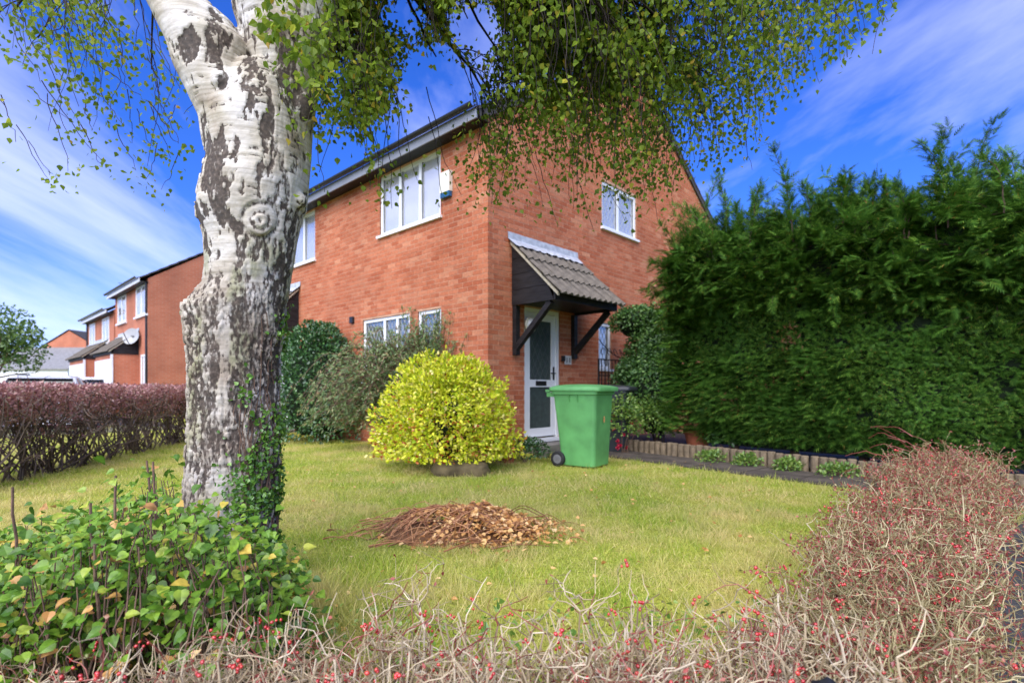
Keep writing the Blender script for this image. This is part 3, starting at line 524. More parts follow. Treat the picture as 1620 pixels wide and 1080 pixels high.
# canopy over a door
def canopy(kind, u0, u1, parent, post_w=.09, braces=True, zb=2.30, zt=3.26, proj=.86, detailed=True, fm=None):
    f = fm or wm(kind); mb = MB()
    def bx(m, a, b, d0, d1, c, d): 
        pts = [f(x, y, z) for z in (c, d) for y in (d0, d1) for x in (a, b)]
        return m.add(pts, None, [(0, 2, 3, 1), (4, 5, 7, 6), (0, 1, 5, 4), (2, 6, 7, 3), (0, 4, 6, 2), (1, 3, 7, 5)])
    bx(mb, u0+.03, u1-.03, -proj+.03, -.008, zb+.02, zb+.04)                    # soffit
    root = mb.build('door_canopy', 'blackwood', parent)
    m = MB(); bx(m, u0, u1, -proj, -proj+.03, zb-.02, zb+.13); m.build('fascia_board', 'blackwood', root)
    n = 4; sl = (zt-zb-.13)/proj
    for s, u in ((0, u0), (1, u1-.022)):                                        # boarded cheeks
        for i in range(n):
            c = zb-.02+(zt-zb-.02)*i/n; d = zb-.02+(zt-zb-.02)*(i+1)/n-.006
            def dd(z): return -max(0.0, min(proj-.032, (zt-.05-z)/sl))
            q = [f(u, -.01, c), f(u, dd(c), c), f(u, dd(d), d), f(u, -.01, d)]; off = .022-.004*(i % 2); q2 = [f(u+off, -.01, c), f(u+off, dd(c), c), f(u+off, dd(d), d), f(u+off, -.01, d)]
            MB().add(q+q2, None, [(0, 1, 2, 3), (4, 5, 6, 7), (0, 1, 5, 4), (1, 2, 6, 5), (2, 3, 7, 6), (3, 0, 4, 7)]).build('board', 'blackwood', root)
    # tiles in three courses
    e0 = np.array([-proj-.10, zb+.13+.02-.10*sl]); e1 = np.array([-.02, zt-.02]); Lr = np.linalg.norm(e1-e0); dr = (e1-e0)/Lr
    nt = max(3, round((u1-u0+.12)/.30)); tw = (u1-u0+.12)/nt; rows = 3; rl = Lr/rows
    prof = []; K = 16
    for k in range(K+1): x = k/K; prof.append((x*tw, .018*math.cos(x*4*math.pi)+.0))
    ul = Vector(f(1, 0, 0))-Vector(f(0, 0, 0)); dl = Vector(f(0, dr[0], dr[1]))-Vector(f(0, 0, 0)); nl = Vector(f(0, -dr[1], dr[0]))-Vector(f(0, 0, 0))
    if nl.z < 0: nl = -nl
    v = []; 
    for (yy, zz, th) in ((0, .030, 0), (rl+.02, .004, 0)): v += [(x, yy, zz+h) for x, h in prof]
    nb = len(v); v += [(x, 0, .005+h*.2) for x, h in prof]
    q = [(i, i+1, K+1+i+1, K+1+i) for i in range(K)]+[(nb+i, nb+i+1, i+1, i) for i in range(K)]
    tl = MB().add(v, None, q).build('tile', 'tile'); tme = tl.data; bpy.data.objects.remove(tl)
    for r in range(rows):
        for k in range(nt):
            p = e0+dr*(rl*r); o = f(u0-.06+tw*k, p[0], p[1]); zo = rng.normal(0, .002)
            mt = Matrix(((ul.x, dl.x, nl.x, o[0]+nl.x*zo), (ul.y, dl.y, nl.y, o[1]+nl.y*zo), (ul.z, dl.z, nl.z, o[2]+nl.z*zo), (0, 0, 0, 1))); inst(tme, 'tile', root, mt)
    for u in (u0-.045, u1+.005):
        m = MB()
        a = [(u, e0[0]+.02, e0[1]-.03), (u+.04, e0[0]+.02, e0[1]-.03), (u+.04, e0[0]+.02, e0[1]+.015), (u, e0[0]+.02, e0[1]+.015)]; b = [(u, e1[0], e1[1]-.03), (u+.04, e1[0], e1[1]-.03), (u+.04, e1[0], e1[1]+.015), (u, e1[0], e1[1]+.015)]
        m.add([f(*p) for p in a+b], None, [(0, 1, 2, 3), (4, 5, 6, 7), (0, 1, 5, 4), (1, 2, 6, 5), (2, 3, 7, 6), (3, 0, 4, 7)])
        m.build('verge', 'verge', root)
    m = MB(); K2 = 30; v = []
    for k in range(K2+1):
        u = u0-.09+(u1-u0+.16)*k/K2; j = rng.normal(0, .006); h = .018*math.cos(k*1.9)
        v += [f(u, -.012, zt+.14+j*.3), f(u, -.02, zt+.035), f(u, -.15+j, zt+.035-.15*sl*.95+.02+h*.5)]
    m.add(v, None, [(3*k+i, 3*k+3+i, 3*k+4+i, 3*k+1+i) for k in range(K2) for i in (0, 1)]).build('lead_flashing', 'lead', root)
    if braces:
        for u in (u0+.06, u1-.08):
            m = MB(); bx(m, u-post_w/2, u+post_w/2, -.085, -.009, zb-.78, zb-.022); m.build('wall_post', 'blackwood', root)
            m = MB(); m.beam(f(u, -.05, zb-.68), f(u, -proj+.12, zb-.03), .08, .085, f(1, 0, 0)); m.build('brace', 'blackwood', root)
    return root
canopy('g', .50, 2.13, house); canopy('f', 6.1, 7.6, house)
# wall fittings (fixed to the house)
m = MB(); a = np.linspace(0, 2*np.pi, 25)[:-1]
def disc_part(name, mat, parent, kind, u, z, prof):
    f = wm(kind); v = []; q = []; K = 24
    for (d, r) in prof: v += [f(u+r*math.cos(t), d, z+r*math.sin(t)) for t in a]
    for j in range(len(prof)-1): q += [(j*K+i, j*K+(i+1) % K, (j+1)*K+(i+1) % K, (j+1)*K+i) for i in range(K)]
    return MB().add(v, None, q).build(name, mat, parent, True)
lamp = disc_part('wall_lamp', 'bell', house, 'g', .90, 2.02, [(0, .0), (-.01, .125), (-.05, .125), (-.055, .10)])
lamp.location = (0, -.01, 0); disc_part('lamp_globe', 'lamp_glass', lamp, 'g', .90, 2.02, [(-.055, .10), (-.10, .085), (-.125, .05), (-.135, .001)])
al = MB(); wbox(al, 'f', .79, 1.03, -.075, -.008, 4.10, 4.42); al = al.build('alarm_box', 'bell', house)
x = MB(); wbox(x, 'f', .80, 1.02, -.07, -.012, 4.02, 4.10); x.build('strobe', 'bellblue', al)
x = MB(); wbox(x, 'g', 1.82, 2.0, -.02, -.008, 1.42, 1.57); npl = x.build('number_plate', 'plate', house)
x = MB()
for u in (1.865, 1.945): wbox(x, 'g', u, u+.018, -.024, -.0205, 1.45, 1.54)
wbox(x, 'g', 1.853, 1.8645, -.024, -.0205, 1.45, 1.46); x.build('numerals', 'iron', npl)
x = MB(); wbox(x, 'g', 1.73, 1.78, -.06, -.008, 1.47, 1.56); x.build('door_bell', 'iron', house)
x = MB(); wbox(x, 'f', 3.72, 3.84, -.05, -.008, 2.28, 2.40); x.build('air_vent', 'gutter', house)
x = MB(); tubes(x, [[(2.2, -.05, .1), (2.2, -.05, 2.4), (2.2, -.05, 4.9)]], [[.035]*3], 10)
# iron gate beside the door
GB = CORNER+B*2.05-np.array([B[1], -B[0]])*(-.0); GD = B
gate = thing('iron_gate', 'low black wrought iron gate with scrolled top beside the front door', 'gate', (CORNER[0], CORNER[1], 0), HROT)
mb = MB(); 
for u in (2.22, 3.05): mb.box(u-.012, u+.012, -.45, -.426, .03, 1.52)
for z in (.18, 1.22, 1.50): mb.box(2.232, 3.038, -.447, -.429, z, z+.02)
mb.build('gate_frame', 'iron', gate)
for u in np.linspace(2.31, 2.96, 7): MB().box(u-.006, u+.006, -.444, -.432, .2, 1.5).build('bar', 'iron', gate)
for k, u in enumerate(np.linspace(2.3, 2.9, 4)):
    t = np.linspace(0, 4.2, 18); r = .10*(1-t/5.4); tubes(MB(), [np.stack([u+.05+r*np.cos(t+.4*k), np.full(18, -.438), 1.52+.10+r*np.sin(t)*1.2], 1)], [np.full(18, .006)], 5).build('scroll', 'iron', gate)
t = np.linspace(0, 1, 12)
tubes(MB(), [np.stack([2.23+.82*t, np.full(12, -.438), 1.55+.35*np.abs(1-2*t)**1.5*0+.30*(1-t)**2], 1)], [np.full(12, .008)], 5).build('top_rail', 'iron', gate)

# ------------------------------------------------------------------ neighbouring houses
def simple_house(name, label, origin, hx, hy, ze, wins_f, wins_g, sl=.62, canopies=(), zbase=0, dish=None, down=None, extra=None):
    h = thing(name, label, 'house', (origin[0], origin[1], zbase), HROT)
    mb = MB(); mb.box(0, hx, 0, hy, 0, ze)
    for y in (0.0, hy): mb.add([(0, y, ze), (hx, y, ze), (hx/2, y, ze+.1+hx/2*sl), ], [(0, 1, 2)])
    mb.build('wall', 'brick_far', h); roof(h, hx, -.06, hy+.06, ze+.15, sl, .28)
    MB().box(-.30, -.27, -.05, hy+.05, ze-.17, ze-.03).build('fascia', 'white', h); MB().box(-.268, -.002, -.045, hy+.045, ze-.15, ze-.13).build('soffit', 'blackwood', h); gutter(h, -.36, -.06, hy+.06, ze+.02)
    for kind, ws in (('f', wins_f), ('g', wins_g)):
        for (u0, u1, z0, z1) in ws:
            fr = MB(); t = .07
            for (a, b, c, d) in ((u0, u0+t, z0, z1), (u1-t, u1, z0, z1), (u0+t, u1-t, z0, z0+t), (u0+t, u1-t, z1-t, z1), ((u0+u1)/2-.035, (u0+u1)/2+.035, z0+t, z1-t)): wbox(fr, kind, a, b, -.03, .0, c, d)
            fo = fr.build('window', 'white', h)
            for (a, b) in ((u0+t, (u0+u1)/2-.035), ((u0+u1)/2+.035, u1-t)):
                g = MB(); wbox(g, kind, a, b, -.012, -.008, z0+t, z1-t); g.build('pane', 'glass', fo); g = MB(); wbox(g, kind, a, b, -.006, -.003, z0+t, z1-t); g.build('blind_or_dim_room', 'curtain', fo)
            s = MB(); wbox(s, kind, u0-.1, u1+.1, -.09, -.002, z0-.07, z0-.003); s.build('sill', 'white', fo)
    for (u0, u1, enclosed) in canopies:
        canopy('f', u0, u1, h, braces=not enclosed, zt=3.15)
        if enclosed:
            p = MB().box(-.80, -.004, u0+.04, u1-.04, 0, 2.28).build('porch', 'brick_far', h); MB().box(-.84, -.802, u0+.15, u1-.15, .05, 2.1).build('porch_door', 'white', p)
            MB().box(-.87, -.80, u0+.0, u0+.09, .0, 2.26).build('door_jamb', 'white', p)
    if dish:
        u, z = dish; d = MB(); K = 20; aa = np.linspace(0, 2*np.pi, K+1)[:-1]; v = [(-.32, u, z)]; q = []
        nv = np.array([-.75, -.6, .25]); nv /= np.linalg.norm(nv); e1 = np.cross(nv, [0, 0, 1]); e1 /= np.linalg.norm(e1); e2 = np.cross(nv, e1); c0 = np.array([-.30, u, z])
        v = []
        for r, dd in ((.02, -.10), (.16, -.06), (.32, 0)): v += [tuple(c0+nv*dd+e1*r*math.cos(t)+e2*r*math.sin(t)) for t in aa]
        dd = MB().add(v, None, [(j*K+i, j*K+(i+1) % K, (j+1)*K+(i+1) % K, (j+1)*K+i) for j in (0, 1) for i in range(K)]).build('satellite_dish', 'dish', h, True)
        MB().beam((-.0, u, z), tuple(c0), .03, .03).beam(tuple(c0+e2*.31), tuple(c0+nv*.35), .02, .02).build('dish_arm', 'gutter', dd)
    if down: tubes(MB(), [[(-.05, down, .0), (-.05, down, 2.5), (-.05, down, ze-.15)]], [[.035]*3], 8).build('downpipe', 'gutter', h)
    return h
O1 = CORNER+A*17.3-B*.41
simple_house('neighbour_house', 'brick end house beyond the birch with satellite dish and black boarded porch', O1, 8.15, 5.5, 5.0, [(.12, 1.7, 3.72, 4.84), (3.4, 4.9, 3.72, 4.84), (.1, .95, 1.0, 2.25)], [], canopies=[(1.35, 4.8, True)], dish=(1.15, 2.95), down=.06)
O2 = CORNER+A*22.85-B*.45
h2 = simple_house('neighbour_house', 'lower brick house stepped down beside the satellite dish house', O2, 8.0, 6.2, 4.42, [(.9, 2.4, 3.05, 4.2), (4.2, 5.6, 3.05, 4.2)], [], canopies=[(1.2, 5.6, True)], down=6.1)
tubes(MB(), [[(1.2, 4.4, 4.9), (1.2, 4.4, 5.7), (1.2, 4.4, 6.4)]], [[.018]*3], 6).beam((.95, 4.4, 6.3), (1.5, 4.4, 6.3), .02, .02).build('television_aerial', 'iron', h2)
# far house with a white single storey wing
fh = thing('far_house', 'distant brick gable with white rendered wing and grey roof', 'house', (-38.5, 46, 0), 0)
MB().box(-3.2, 3.6, 0, 7, 0, 3.9).add([(-3.2, 0, 3.9), (3.6, 0, 3.9), (.2, 0, 5.95)], [(0, 1, 2)]).build('wall', 'brick_far', fh)
MB().add([(-3.4, -.1, 3.85), (.2, -.1, 6.05), (3.8, -.1, 3.85), (-3.4, 7, 3.85), (.2, 7, 6.05), (3.8, 7, 3.85)], None, [(0, 1, 4, 3), (1, 2, 5, 4)]).build('roof', 'rooftile', fh)
wing = MB().box(-3.6, 3.4, -4, -.01, 0, 2.5).build('wing', 'offwhite', fh)
MB().add([(-3.8, -4.2, 2.42), (3.6, -4.2, 2.42), (3.6, -.02, 4.4), (-3.8, -.02, 4.4), (-3.8, -4.2, 2.52), (3.6, -4.2, 2.52), (3.6, -.02, 4.5), (-3.8, -.02, 4.5)], None, [(0, 1, 2, 3), (4, 5, 6, 7), (0, 1, 5, 4), (1, 2, 6, 5), (3, 0, 4, 7)]).build('wing_roof', 'slate', wing)
wf = MB().box(-.6, .6, -4.05, -4.002, 1.0, 2.2).build('window', 'white', fh); MB().box(-.5, .5, -4.07, -4.052, 1.1, 2.1).build('pane', 'carglass', wf)
wf = MB().box(1.9, 3.0, -4.05, -4.002, .1, 2.1).build('garage_door', 'white', fh)
ob = thing('garage_block', 'low white garage block with grey roof between the far houses', 'garage', (-25.5, 33.5, 0), HROT)
MB().box(0, 4, 0, 5, 0, 2.3).build('wall', 'offwhite', ob); MB().add([(-.3, -.2, 2.25), (-.3, 5.2, 2.25), (4, 5.2, 3.5), (4, -.2, 3.5), (-.3, -.2, 2.4), (-.3, 5.2, 2.4), (4, 5.2, 3.65), (4, -.2, 3.65)], None, [(0, 1, 2, 3), (4, 5, 6, 7), (0, 1, 5, 4), (0, 3, 7, 4)]).build('roof', 'slate', ob)
for y in (.4, 2.7): MB().box(-.03, -.003, y, y+2.0, .05, 2.0).build('garage_door', 'white', ob)

# ------------------------------------------------------------------ parked car
def car(label, loc, rz, paint):
    c = thing('parked_car', label, 'car', loc, rz)
    # lower body: cross sections along x
    xs = np.array([-2.05, -1.98, -1.5, -.9, 0, .9, 1.45, 1.95, 2.05]); wd = np.array([.70, .80, .86, .88, .88, .88, .86, .78, .66]); hi = np.array([.72, .86, .92, .92, .90, .90, .84, .70, .58])
    rings = []
    for x, w, h in zip(xs, wd, hi): rings.append([(x, -w*.93, .22), (x, -w, .42), (x, -w*.98, h*.8), (x, -w*.90, h), (x, 0, h+.025), (x, w*.90, h), (x, w*.98, h*.8), (x, w, .42), (x, w*.93, .22)])
    K = 9; v = [p for r in rings for p in r]; q = [(i*K+j, i*K+j+1, (i+1)*K+j+1, (i+1)*K+j) for i in range(len(xs)-1) for j in range(K-1)]
    q2 = [(0, 1, 7, 8), (1, 2, 6, 7), (2, 3, 5, 6)]; off = (len(xs)-1)*K
    b = MB().add(v, [(3, 4, 5), (off+3, off+4, off+5)], q+q2+[tuple(off+k for k in t) for t in q2]).build('body', paint, c, True)
    # cabin
    def cab(xb0, xt0, xt1, xb1, wb, wt, zb, zt): return [(xb0, -wb, zb), (xb1, -wb, zb), (xb1, wb, zb), (xb0, wb, zb), (xt0, -wt, zt), (xt1, -wt, zt), (xt1, wt, zt), (xt0, wt, zt)]
    g = cab(-1.88, -1.42, .25, 1.05, .80, .62, .88, 1.38); MB().add(g, None, [(0, 1, 5, 4), (1, 2, 6, 5), (2, 3, 7, 6), (3, 0, 4, 7)]).build('windows', 'carglass', c)
    r = [(-1.5, -.62, 1.375), (.3, -.62, 1.375), (.3, .62, 1.375), (-1.5, .62, 1.375), (-1.3, -.5, 1.45), (.05, -.5, 1.46), (.05, .5, 1.46), (-1.3, .5, 1.45)]
    MB().add(r, None, [(0, 1, 5, 4), (1, 2, 6, 5), (2, 3, 7, 6), (3, 0, 4, 7), (4, 5, 6, 7), (0, 1, 2, 3)]).build('car_roof', paint, c)
    for s in (-1, 1):
        for (x0, x1) in ((1.06, .27), (-.45, -.45), (-1.4, -1.3), (-1.9, -1.44)): MB().beam((x0, s*.80, .89), (x1, s*.63, 1.385), .05, .05).build('pillar', paint, c)
    for x in (-1.28, 1.28):
        for s in (-1, 1):
            K = 20; aa = np.linspace(0, 2*np.pi, K+1)[:-1]; v = []; pr = [(.12, .17), (.30, .17), (.32, .15), (.32, 0), (.30, -.02), (.18, -.02)]
            for (rr, dy) in pr: v += [(x+rr*math.cos(t), s*(.90-.17+dy*1.0), .32+rr*math.sin(t)) for t in aa]
            wq = MB().add(v, None, [(j*K+i, j*K+(i+1) % K, (j+1)*K+(i+1) % K, (j+1)*K+i) for j in range(len(pr)-1) for i in range(K)]).build('wheel', 'rubber', c, True)
            v = [(x+.19*math.cos(t), s*.895, .32+.19*math.sin(t)) for t in aa]+[(x, s*.90, .32)]; MB().add(v, [(i, (i+1) % K, K) for i in range(K)]).build('rim', 'hub', wq)
    for s in (-1, 1):
        MB().box(1.90, 2.02, s*.62-.14, s*.62+.14, .60, .72).build('headlight', 'lamp_glass', c); MB().box(-2.06, -1.97, s*.66-.1, s*.66+.1, .66, .86).build('tail_light', 'berry', c)
        MB().box(.75, .88, s*.93-.07, s*.93+.07, .92, 1.04).build('wing_mirror', paint, c)
    return c
car('white hatchback parked nearest the small tree, behind the purple hedge', (-12.6, 14.6, -.12), math.radians(122), 'carpaint')
car('white car parked on the drive before the porch of the dish house', (-14.3, 17.5, -.1), math.radians(130), 'carpaint')

# ------------------------------------------------------------------ wheelie bins
def rrect(w, d, r, n=5):
    pts = []
    for cx, cy, a0 in ((w/2-r, d/2-r, 0), (-w/2+r, d/2-r, 90), (-w/2+r, -d/2+r, 180), (w/2-r, -d/2+r, 270)):
        for k in range(n+1): t = math.radians(a0+90*k/n); pts.append((cx+r*math.cos(t), cy+r*math.sin(t)))
    return pts
def loft(mb, secs, cap=True):
    K = len(secs[0]); v = [p for s in secs for p in s]; q = [(j*K+i, j*K+(i+1) % K, (j+1)*K+(i+1) % K, (j+1)*K+i) for j in range(len(secs)-1) for i in range(K)]
    mb.add(v, None, q)
    if cap:
        for s in (secs[0], secs[-1]): c = np.mean(np.array(s), 0); mb.add(list(s)+[tuple(c)], [(i, (i+1) % K, K) for i in range(K)])
    return mb
def wheelie_bin(label, loc, rz, mat):
    b = thing('wheelie_bin', label, 'bin', loc, rz)
    # x: rear(-) to front(+), y across
    secs = []
    for z, w, d, ox in ((.02, .46, .42, .02), (.03, .48, .44, .02), (.45, .545, .475, .005), (.88, .615, .515, -.01), (.93, .62, .52, -.01), (.935, .66, .56, -.01), (.98, .665, .565, -.01)): secs.append([(x+ox, y, z) for x, y in rrect(w, d, .05)])
    body = loft(MB(), secs).build('body', mat, b, False)
    for yy in (-1, 1):
        for xx in (-.07, .05): MB().add([(xx-.006, yy*.262, .84), (xx+.006, yy*.262, .84), (xx+.006, yy*.29, .93), (xx-.006, yy*.29, .93), (xx-.006, yy*.245, .84), (xx+.006, yy*.245, .84), (xx+.006, yy*.25, .93), (xx-.006, yy*.25, .93)], None, [(0, 1, 2, 3), (0, 3, 7, 4), (1, 2, 6, 5), (0, 1, 5, 4)]).build('rib', mat, body)
    secs = []
    for z, w, d, ox in ((.975, .735, .595, .0), (1.02, .745, .60, .0), (1.028, .71, .56, .0), (1.040, .60, .46, -.01), (1.046, .40, .30, -.02), (1.048, .1, .1, -.02)): secs.append([(x+ox, y, z+.018*(1-(x/.37)**2)) for x, y in rrect(w, d, .06 if w > .3 else .03)])
    lid = loft(MB(), secs).build('lid', mat, b, True)
    MB().box(-.43, -.365, -.26, .26, .965, .995).build('lid_lip', mat, lid)
    tubes(MB(), [[(-.405, -.25, .93), (-.405, 0, .93), (-.405, .25, .93)]], [[.014]*3], 8).build('handle', mat, b)
    for s in (-1, 1): MB().box(-.415, -.30, s*.24-.012, s*.24+.012, .90, .96).build('handle_bracket', mat, b)
    tubes(MB(), [[(-.245, -.24, .10), (-.245, 0, .10), (-.245, .24, .10)]], [[.012]*3], 8).build('axle', 'hub', b)
    for s in (-1, 1):
        K = 24; aa = np.linspace(0, 2*np.pi, K+1)[:-1]; v = []; pr = [(.06, .0), (.085, .005), (.10, -.005), (.10, -.04), (.085, -.05), (.0, -.05)]
        for (r, dy) in pr: v += [(-.245+r*math.cos(t), s*(.27+dy), .10+r*math.sin(t)) for t in aa]
        wq = MB().add(v, None, [(j*K+i, j*K+(i+1) % K, (j+1)*K+(i+1) % K, (j+1)*K+i) for j in range(len(pr)-1) for i in range(K)]).build('wheel', 'rubber', b, True)
        v = [(-.245+.062*math.cos(t), s*.268, .10+.062*math.sin(t)) for t in aa]+[(-.245, s*.275, .10)]; MB().add(v, [(i, (i+1) % K, K) for i in range(K)]).build('hub', 'hub', wq)
    return b
gb = wheelie_bin('bright green wheelie bin standing on the lawn by the path', (.94, 6.95, .0), math.radians(-36), 'bin')
dk = MB().add([(.305, -.05, .60), (.306, -.03, .57), (.307, -.01, .61), (.3065, -.02, .66), (.305, -.045, .65)], [(0, 1, 2), (0, 2, 3), (0, 3, 4)]).build('stuck_leaf', 'sticker', gb)
bb = CORNER+B*1.85+np.array([B[1], -B[0]])*.92
wheelie_bin('black wheelie bin hidden behind the green one', (bb[0], bb[1], .0), math.radians(-25), 'bin_dark')

# ------------------------------------------------------------------ log roll edging
edg = thing('log_roll_edging', 'weathered half log edging along the bed beside the path', 'edging', (E1[0]+PN[0]*.84, E1[1]+PN[1]*.84, 0))
K = 10; aa = np.linspace(0, 2*np.pi, K+1)[:-1]; v = [(.048*math.cos(t), .048*math.sin(t), 0) for t in aa]+[(.048*math.cos(t), .048*math.sin(t), .97) for t in aa]+[(.040*math.cos(t), .040*math.sin(t), 1.0) for t in aa]+[(0, 0, 1.0)]
lg = MB().add(v, [(2*K+i, 2*K+(i+1) % K, 3*K) for i in range(K)], [(j*K+i, j*K+(i+1) % K, (j+1)*K+(i+1) % K, (j+1)*K+i) for j in (0, 1) for i in range(K)]).build('log', 'log'); lme = lg.data; bpy.data.objects.remove(lg)
for i in range(58):
    p = PD*(-.9+.1*i); hgt = .20+rng.normal(0, .006)
    inst(lme, 'log', edg, Matrix.Translation((p[0]+rng.normal(0, .004), p[1]+rng.normal(0, .004), 0)) @ Matrix.Rotation(rng.normal(0, .02), 4, 'X') @ Matrix.Rotation(rng.uniform(0, 6), 4, 'Z') @ Matrix.Diagonal((1, 1, hgt, 1)))

# pots and stones
def pot(label, loc, r, h):
    o = thing('terracotta_pot', label, 'pot', loc); K = 24; aa = np.linspace(0, 2*np.pi, K+1)[:-1]; pr = [(r*.7, 0), (r*.95, h*.78), (r*1.05, h*.78), (r*1.07, h), (r*.95, h), (r*.9, h*.85), (0, h*.85)]
    v = [(q*math.cos(t), q*math.sin(t), z) for q, z in pr for t in aa]
    MB().add(v, None, [(j*K+i, j*K+(i+1) % K, (j+1)*K+(i+1) % K, (j+1)*K+i) for j in range(len(pr)-1) for i in range(K)]).build('pot_body', 'terracotta', o)
    MB().add([(r*.9*math.cos(t), r*.9*math.sin(t), h*.9) for t in aa]+[(0, 0, h*.92)], [(i, (i+1) % K, K) for i in range(K)]).build('compost', 'soil', o)
pot('terracotta pot tucked under the conifer hedge behind the log edging', (2.95, 8.45, .05), .21, .30)
pot('small terracotta pot between the yellow bush and the door', (-.05, 7.25, 0), .11, .17)
def stone(name, label, cat, loc, sx, sy, sz, seed, mat='stone'):
    bmv = []; n = 14; m = 20
    for i in range(n+1):
        for j in range(m):
            th = math.pi*i/n; ph = 2*math.pi*j/m; c = lambda t: math.copysign(abs(t)**.55, t)
            bmv.append((c(math.sin(th)*math.cos(ph)), c(math.sin(th)*math.sin(ph)), c(math.cos(th))))
    V = np.array(bmv); V *= (1+.35*(fbm(V*1.7+seed, 4, seed)-.5))[:, None]; V *= np.array([sx, sy, sz]); V[:, 2] += sz*.8
    q = [(i*m+j, i*m+(j+1) % m, (i+1)*m+(j+1) % m, (i+1)*m+j) for i in range(n) for j in range(m)]
    o = MB().add(V, None, q).build(name, mat, None, True); o.location = loc; return tag(o, label, cat)
stone('tree_stump', 'low mossy stump under the yellow bush', 'stump', (-.60, 6.30, -.02), .34, .22, .10, 3)
stone('edging_stone', 'grey stone block beside the front door step', 'stone', (.45, 7.75, 0), .10, .08, .09, 5, 'concrete')
stone('kerb_stone', 'dark slate topped block buried in the twiggy berry hedge', 'stone', (.60, .99, 0), .05, .05, .26, 8, 'gutter')

# ------------------------------------------------------------------ birch tree
TD = 2.75
def tp(x, y): return px3(x, y, TD)
birch = thing('birch_tree', 'old silver birch with rough forked pale trunk and hanging leaves', 'tree', (tp(368, 600)[0], TD, 0))
sil = [(1010, 268, 470), (960, 278, 455), (920, 285, 446), (850, 289, 441), (800, 290, 442), (700, 294, 448), (600, 296, 446), (560, 295, 448), (520, 290, 452), (490, 288, 456), (470, 302, 459), (450, 318, 462), (420, 323, 468), (380, 322, 474), (352, 312, 479), (335, 308, 483), (295, 316, 489), (250, 324, 488), (210, 322, 488), (180, 326, 486), (150, 345, 475), (110, 372, 455)]
def ring_tube(rows, depth=0.0, ry=.95, K=48):
    secs = []
    for (xl, xr, y, dd) in rows:
        c = px3((xl+xr)/2, y, TD); r = (xr-xl)/2/841*TD*.905
        secs.append([(c[0]+r*math.cos(t), TD+dd+r*ry*math.sin(t), c[2]) for t in np.linspace(0, 2*np.pi, K+1)[:-1]])
    return secs
mb = MB(); rows = [(l, r, y, 0) for (y, l, r) in sil]
loft(mb, ring_tube(rows))
# two stems; they go on above the picture
ls = [(330, 445, 330, -.02), (326, 432, 250, -.03), (318, 424, 195, -.03), (302, 416, 155, -.03), (284, 400, 117, -.03), (270, 402, 78, -.02), (248, 376, 38, 0), (226, 334, 0, .02), (200, 280, -60, .05), (150, 225, -160, .1), (110, 178, -300, .16), (80, 135, -470, .22)]
loft(mb, ring_tube(ls))
rs = [(380, 482, 330, .04), (382, 488, 250, .05), (384, 490, 190, .06), (385, 495, 150, .07), (378, 507, 100, .09), (364, 522, 50, .11), (344, 534, 0, .13), (368, 520, -60, .18), (395, 510, -180, .24), (420, 510, -330, .3), (440, 505, -520, .4)]
loft(mb, ring_tube(rs))
def blob(c, r, sq=(1, 1, 1)):
    n, m = 10, 14; V = []
    for i in range(n+1):
        for j in range(m): th = math.pi*i/n; ph = 2*math.pi*j/m; V.append((c[0]+r*sq[0]*math.sin(th)*math.cos(ph), c[1]+r*sq[1]*math.sin(th)*math.sin(ph), c[2]+r*sq[2]*math.cos(th)))
    mb.add(V, None, [(i*m+j, i*m+(j+1) % m, (i+1)*m+(j+1) % m, (i+1)*m+j) for i in range(n) for j in range(m)])
def on_trunk(x, y, r=.24): p = px3(x, y, TD-r); return p
blob(on_trunk(408, 352, .150), .080, (1, .85, 1.15)); blob(on_trunk(326, 340, .08), .055); blob(px3(300, 492, TD-.02), .055, (1, 1, 1.3)); blob(px3(474, 318, TD-.02), .04); blob(px3(482, 172, TD+.0), .055, (1, 1, 1.4))
blob(on_trunk(301, 68, .13), .05); blob(on_trunk(353, 131, .17), .055); blob(px3(300, 930, TD-.1), .10); blob(px3(430, 960, TD-.12), .10); blob(px3(365, 985, TD-.22), .10)
raw = mb.build('trunk', 'bark')
md = raw.modifiers.new('r', 'REMESH'); md.mode = 'VOXEL'; md.voxel_size = .0072
ms = raw.modifiers.new('s', 'SMOOTH'); ms.iterations = 7; ms.factor = .6
dg = bpy.context.evaluated_depsgraph_get(); ev = raw.evaluated_get(dg); tm = bpy.data.meshes.new_from_object(ev); bpy.data.objects.remove(raw)
nv = len(tm.vertices); V = np.zeros(nv*3, np.float32); tm.vertices.foreach_get('co', V); V = V.reshape(-1, 3).astype(float); NN = np.zeros(nv*3, np.float32); tm.vertices.foreach_get('normal', NN); NN = NN.reshape(-1, 3).astype(float)
TX, TY = projpx(V); front = NN[:, 1] < .25
warp = np.stack([fbm(V*6, 3, 40), fbm(V*6, 3, 50), fbm(V*6, 3, 60)], 1)-.5
vs = V+warp*.05
fis = np.abs(fbm(vs*np.array([36, 36, 10.0]), 4, 1)-.5)*2; fis2 = np.abs(fbm(vs*np.array([70, 70, 24.0]), 3, 7)-.5)*2
big = fbm(V*np.array([5, 5, 2.6]), 4, 17); z = V[:, 2]
low = sstep(1.72, 1.25, z)                                     # rough plated bark towards the ground
crack = np.maximum(sstep(.27, .10, fis), .8*sstep(.20, .06, fis2))
rough_zone = low*np.clip(.55+3.2*(big-.46), 0, 1)
SPN = 1.3*(fbm(vs*np.array([13, 13, 6.]), 4, 23)-.5)*2+1.5*(fbm(vs*np.array([45, 45, 15.]), 4, 29)-.5)*2
def spot(x, y, rx, ry, soft=.5): d = np.sqrt(((TX-x)/rx)**2+((TY-y)/ry)**2)*.85+SPN; return np.where(front, sstep(1+soft*.5, 1-soft*.5, d), 0)
dark = .85*crack*rough_zone+.12*low*np.clip(.4+2*(big-.4), 0, 1)
